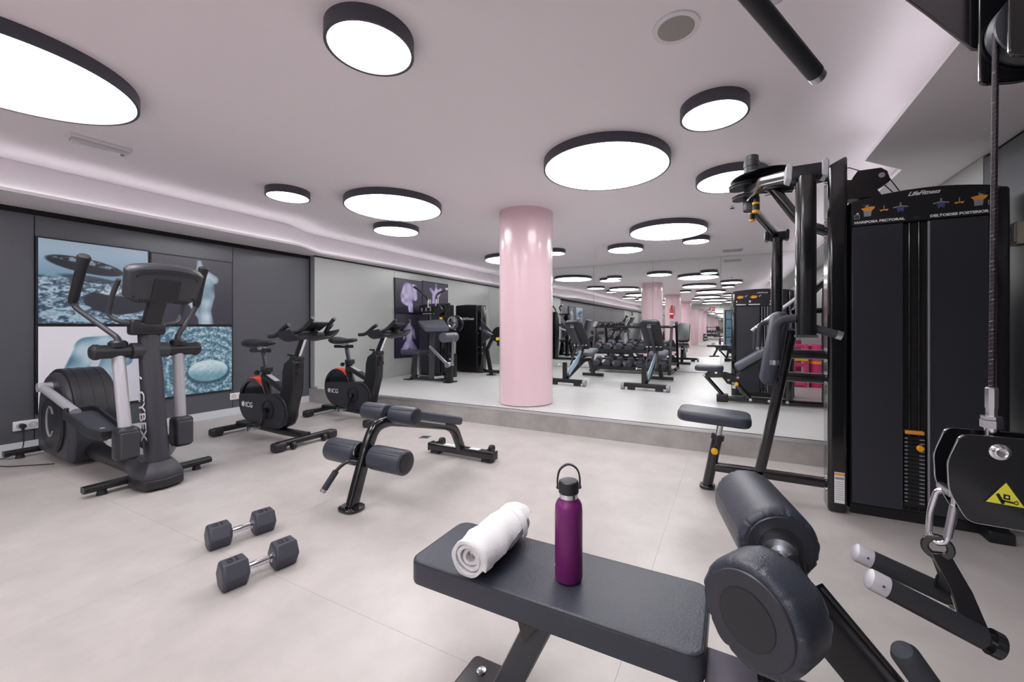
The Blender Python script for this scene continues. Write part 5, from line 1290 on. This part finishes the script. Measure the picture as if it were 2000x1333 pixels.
part('placard_line', MQ().box((-5.19, 5.938, azt + 0.02), (0.22, 0.003, 0.01)).box((-4.96, 5.938, azt + 0.02), (0.16, 0.003, 0.01)), 'white_print', apl)
for k in range(5):
    part('illustration', MQ().slab_xz(ell(-5.32 + k * 0.105, azt + 0.10, 0.022, 0.04), 5.937, 5.9395), 'grey_print', apl)
for s, pts in ((-1, [(-4.98, 5.75, 1.58), (-5.0, 5.72, 1.66), (-5.08, 5.66, 1.76), (-5.24, 5.62, 1.88)]), (1, [(-4.80, 5.75, 1.58), (-4.82, 5.76, 1.66), (-4.84, 5.82, 1.74), (-4.70, 5.90, 1.82)])):
    ha = part('overhead_arm', MQ().tube(fil(pts, 0.07), 0.022, 12), 'black_paint', Q)
    part('arm_ball', MQ().ball(pts[-1], 0.03, 14), 'chrome', ha)
    part('arm_base', MQ().cyl(Vector(pts[0]) - Vector((0, 0, 0.1)), Vector(pts[0]) + Vector((0, 0, 0.05)), 0.034, n=16), 'chrome', ha)
part('arm_crossbar', MQ().rtube([(-5.02, 5.75, 1.53), (-4.52, 5.75, 1.53)], 0.06, 0.05, (0, 1, 0), 0.012), 'black_paint', Q)
part('arm_pillar', MQ().rtube([(-4.60, 5.75, 0.22), (-4.60, 5.75, 1.54)], 0.11, 0.10, (0, 1, 0), 0.03, 4), 'black_paint', Q)
part('arm_cam', MQ().cyl((-4.66, 5.67, 1.42), (-4.66, 5.60, 1.42), 0.09, n=28), 'black_satin', Q)
part('cam_wheel', MQ().ring((-4.42, 5.70, 1.20), (0, 1, 0), 0.115, 0.085, 0.04, 36).box((-4.42, 5.72, 1.20), (0.2, 0.03, 0.03)).box((-4.42, 5.72, 1.20), (0.03, 0.03, 0.2)), 'steel', Q)
part('wheel_guard', MQ().ring((-4.38, 5.74, 1.18), (0, 1, 0), 0.15, 0.11, 0.05, 36), 'black_satin', Q)
part('adjust_knob', MQ().ball((-4.60, 5.62, 1.275), 0.028, 12), 'yellow', Q)
for x in (-4.50, -4.33):
    part('drive_cable', MQ().tube([(x, 5.72, 1.12), (x - 0.02, 5.72, 0.60)], 0.005, 6), 'cable', Q)
part('cable_anchor', MQ().box((-4.42, 5.72, 0.45), (0.14, 0.08, 0.42), r=0.01), 'black_satin', Q)
for k in range(3):
    part('bolt', MQ().cyl((-4.43, 5.66, 0.34 + k * 0.11), (-4.43, 5.68, 0.34 + k * 0.11), 0.018, n=12), 'chrome', Q)

# --- seated leg machine behind it, with plain tower
OB2 = (-4.5, 6.8, ZP)
W_ = thing('press_machine', 'black seated machine with a plain lettered tower between the arm machine and the pink pillar', 'weight machine', OB2)
def MW(): return M(OB2)
tw_ = part('tower_body', MW().slab_xz([(-5.12, ZP + 0.01), (-4.58, ZP + 0.01), (-4.58, 1.575), (-4.85, 1.585), (-5.12, 1.57)], 6.72, 7.05), 'black_satin', W_, bevel=0.02)
part('tower_post', MW().rbox((-4.52, 6.80, (ZP + 1.57) / 2), (0.14, 0.16, 1.57 - ZP), 0.035, 4), 'black_paint', tw_)
text('LifeFitness', 'lettering', 0.075, 'white_print', tw_, F_NY, Vector((-4.82, 6.717, 1.295)) - Vector(OB2), shear=0.35, bold=0.001)
for z in (1.13, 1.0, 0.72, 0.60):
    for x in (-4.56, -4.47):
        part('bolt', MW().cyl((x, 6.70, z), (x, 6.73, z), 0.017, n=12), 'chrome', tw_)
part('arm_beam', MW().rtube([(-4.48, 6.70, 1.10), (-4.10, 6.52, 0.96)], 0.06, 0.06, (0, 0, 1), 0.012), 'steel', W_)
part('front_leg', MW().rtube(fil([(-4.06, 6.52, 0.96), (-4.22, 6.52, 0.68), (-4.12, 6.52, 0.22)], 0.06), 0.06, 0.07, (0, 1, 0), 0.014), 'black_paint', W_)
part('leg_foot', MW().box((-4.12, 6.52, 0.212), (0.16, 0.12, 0.018), r=0.005), 'black_paint', W_)
part('rear_leg', MW().rtube(fil([(-3.90, 6.95, 0.75), (-4.0, 6.95, 0.55), (-3.95, 6.95, 0.22)], 0.06), 0.06, 0.06, (0, 1, 0), 0.014), 'black_paint', W_)
part('cam_disc', MW().cyl((-3.98, 6.56, 0.98), (-3.98, 6.62, 0.98), 0.15, n=32), 'black_satin', W_)
part('seat', MW().rbox((-3.85, 6.75, 0.80), (0.42, 0.36, 0.09), 0.03, 4, corner=0.07), 'vinyl_slate', W_)
part('back_pad', MW().rbox((-3.62, 6.75, 1.08), (0.09, 0.34, 0.52), 0.03, 4, R=rotY(0.25), corner=0.04), 'vinyl_slate', W_)
part('side_guard', MW().slab_xz([(-4.43, 1.28), (-4.12, 0.98), (-4.40, 0.80)], 6.62, 6.64), 'grey_plastic', W_)
part('base_rail', MW().rtube([(-4.5, 6.85, 0.235), (-3.6, 6.85, 0.235)], 0.08, 0.06, (0, 1, 0), 0.012), 'black_paint', W_)
part('adjust_knob', MW().cyl((-3.98, 6.50, 0.90), (-3.98, 6.55, 0.90), 0.03, n=16), 'sign_yellow', W_)

# ================================================================== adjustable benches on the platform
def make_bench(label):
    t = thing('adjustable_bench', label, 'bench', group='adjustable benches facing the mirror')
    cb = part('front_crossbar', M().rtube([(-0.30, 0, 0.07), (0.30, 0, 0.07)], 0.07, 0.06, (0, 1, 0), 0.012), 'black_satin', t)
    for s in (-1, 1):
        part('wheel', M().cyl((s * 0.30, 0, 0.05), (s * 0.345, 0, 0.05), 0.05, n=22), 'grey_print', cb)
        part('rubber_foot', M().box((s * 0.2, 0, 0.02), (0.1, 0.06, 0.04)), 'rubber', cb)
    part('rear_crossbar', M().rtube([(-0.20, 1.22, 0.045), (0.20, 1.22, 0.045)], 0.06, 0.06, (0, 1, 0), 0.012), 'black_satin', t)
    po = part('front_post', M().rtube([(-0.02, 0.02, 0.08), (-0.02, 0.02, 0.36)], 0.065, 0.06, (0, 1, 0), 0.01), 'black_satin', t)
    part('warning_triangle', M().slab_xz([(-0.045, 0.29), (0.005, 0.29), (-0.02, 0.335)], -0.012, -0.0105), 'sign_yellow', po)
    part('adjust_pin', M().tube([(-0.05, 0.02, 0.31), (-0.11, 0.02, 0.31)], 0.006, 8).ball((-0.125, 0.02, 0.31), 0.018, 10), 'chrome', po)
    part('spine', M().rtube(fil([(0, 0.03, 0.11), (0, 0.75, 0.34), (0, 1.05, 0.34), (0, 1.22, 0.06)], 0.08), 0.07, 0.06, (1, 0, 0), 0.012), 'black_satin', t)
    Rl = rotX(math.atan2(0.30, 0.60))
    ld = part('angle_ladder', M().box((0.03, 0.33, 0.33), (0.012, 0.62, 0.10), Rl), 'ladder_blue', t)
    for k in range(6):
        part('ladder_notch', M().box(Vector((0.022, 0.33, 0.33)) + Rl @ Vector((0, -0.25 + k * 0.1, 0.015)), (0.006, 0.035, 0.04), Rl), 'black_satin', ld)
    for s in (-1, 1):
        part('support_arm', M().rtube([(s * 0.075, 0.62, 0.62), (s * 0.07, 0.36, 0.28)], 0.02, 0.035, (1, 0, 0), 0.006), 'black_satin', t)
    part('support_pin', M().cyl((-0.12, 0.62, 0.61), (0.12, 0.62, 0.61), 0.013, n=12), 'chrome', t)
    a, b = Vector((0, 0.27, 1.02)), Vector((0, 0.76, 0.55))
    an = math.atan2(b.z - a.z, b.y - a.y)
    Rb = rotX(an)
    c = (a + b) / 2
    bk = part('backrest', M().rbox(c, (0.30, (b - a).length, 0.075), 0.028, 4, R=Rb, corner=0.07), 'vinyl_bench', t)
    part('back_shell', M().rbox(c + Rb @ Vector((0, 0, -0.042)), (0.27, (b - a).length - 0.06, 0.02), 0.006, 3, R=Rb, corner=0.06), 'black_plastic', bk)
    sp_ = part('back_spine', M().box(c + Rb @ Vector((0, 0.02, -0.062)), (0.055, (b - a).length - 0.02, 0.03), Rb, r=0.006), 'grey_plastic', bk)
    part('carry_grip', M().rbox(a + (b - a).normalized() * 0.06 + Rb @ Vector((0, 0, -0.075)), (0.065, 0.03, 0.03), 0.01, R=Rb), 'grey_print', bk)
    part('seat', M().rbox((0, 0.95, 0.47), (0.30, 0.40, 0.075), 0.028, 4, R=rotX(0.20), corner=0.07), 'vinyl_grey', t)
    part('seat_frame', M().rtube([(0, 0.70, 0.40), (0, 1.08, 0.44)], 0.06, 0.05, (1, 0, 0), 0.01), 'black_satin', t)
    return t
b1 = make_bench('black adjustable bench on the platform, the one next to the pink pillar')
b1.location = (-2.36, 5.93, ZP)
b1.rotation_euler = (0, 0, math.radians(-3))
copy_tree(b1, (-1.12, 5.92, ZP), math.radians(-2), 'black adjustable bench on the platform, in front of the dumbbell rack end')

# ================================================================== dumbbell rack
OR = (-1.8, 8.30, ZP)
R_ = thing('dumbbell_rack', 'black two tier dumbbell rack standing against the mirror', 'rack', OR)
def MR(): return M(OR)
for x in (-2.62, -1.06):
    u = part('end_frame', MR().rtube([(x, 8.05, 0.25), (x, 8.34, 1.16)], 0.05, 0.06, (1, 0, 0), 0.012), 'black_satin', R_)
    part('foot', MR().rtube([(x, 7.98, 0.225), (x, 8.60, 0.225)], 0.06, 0.045, (1, 0, 0), 0.01), 'black_satin', u)
    part('top_saddle', MR().box((x, 8.31, 1.19), (0.07, 0.16, 0.03), rotX(0.6)), 'silver_paint', u)
tiers = ((0.36, 8.12), (0.70, 8.22))
for z, y in tiers:
    tr = part('tier_tray', MR().box((-1.84, y, z - 0.03), (1.56, 0.30, 0.03), rotX(0.30)), 'black_satin', R_, bevel=0.004)
    part('tray_lip', MR().box((-1.84, y - 0.155, z - 0.06), (1.56, 0.02, 0.07)), 'black_satin', tr)
part('top_rail', MR().tube([(-2.62, 8.33, 1.13), (-1.06, 8.33, 1.13)], 0.026, 14), 'black_satin', R_)
part('back_rail', MR().tube([(-2.62, 8.42, 0.45), (-1.06, 8.42, 0.45)], 0.02, 12), 'black_satin', R_)
ords = ['first', 'second', 'third', 'fourth', 'fifth', 'sixth', 'seventh']
rdb = None
for ti, (z, y) in enumerate(tiers):
    for k in range(7):
        lab = 'black hex dumbbell on the %s tier of the rack, %s from the pillar end' % (('lower', 'upper')[ti], ords[k])
        if rdb is None:
            rdb = make_dumbbell(0.30, 0.076, lab, 'dumbbells on the rack', 'rack_dumbbell', None); o = rdb
        else:
            o = copy_tree(rdb, label=lab)
        o.location = (-2.50 + k * 0.222, y, z - 0.012)
        o.rotation_euler = (0.30, 0, 0)
cd = None
for k in range(3):
    lab = 'round black dumbbell on the top rail of the rack, %s from pillar end' % ords[k]
    if cd is None:
        cd = thing('round_dumbbell', lab, 'dumbbell', group='round dumbbells on the rack')
        for s in (-1, 1):
            dh = part('disc_head', M().lathe((0, s * 0.05, 0.045), (0, s, 0), [(0.045, 0), (0.045, 0.05), (0.038, 0.056), (0.01, 0.057)], 24), 'black_satin', cd)
            part('head_cap', M().cyl((0, s * 0.105, 0.045), (0, s * 0.111, 0.045), 0.024, n=18), 'chrome', dh)
        part('handle', M().cyl((0, -0.06, 0.045), (0, 0.06, 0.045), 0.014, n=14), 'chrome', cd); o = cd
    else:
        o = copy_tree(cd, label=lab)
    o.location = (-2.49 + k * 0.12, 8.33, 1.155 - 0.003)

# ================================================================== magenta gear by the mirror
t = thing('magenta_drum', 'round magenta drum with a yellow band, behind the leg machine', 'drum', (1.19, 7.45, ZP))
part('drum_body', M().lathe((0, 0, 0), (0, 0, 1), [(0.115, 0), (0.12, 0.01), (0.12, 0.64), (0.112, 0.65), (0.105, 0.65), (0.105, 0.60), (0.02, 0.60)], 40), 'magenta', t)
part('band', M().ring((0, 0, 0.36), (0, 0, 1), 0.1225, 0.1195, 0.04, 40), 'yellow', t)
t = thing('magenta_step_stack', 'magenta slatted frame with yellow strap beside the round drum', 'frame', (0.95, 7.40, ZP))
for x in (-0.09, 0.07):
    part('upright', M().box((x, 0, 0.33), (0.045, 0.16, 0.66), r=0.008), 'magenta', t)
for z in (0.04, 0.34, 0.63):
    part('cross_slat', M().box((-0.01, 0, z), (0.14, 0.15, 0.05), r=0.008), 'magenta', t)
part('strap', M().box((-0.01, -0.083, 0.42), (0.21, 0.006, 0.035)), 'yellow', t)
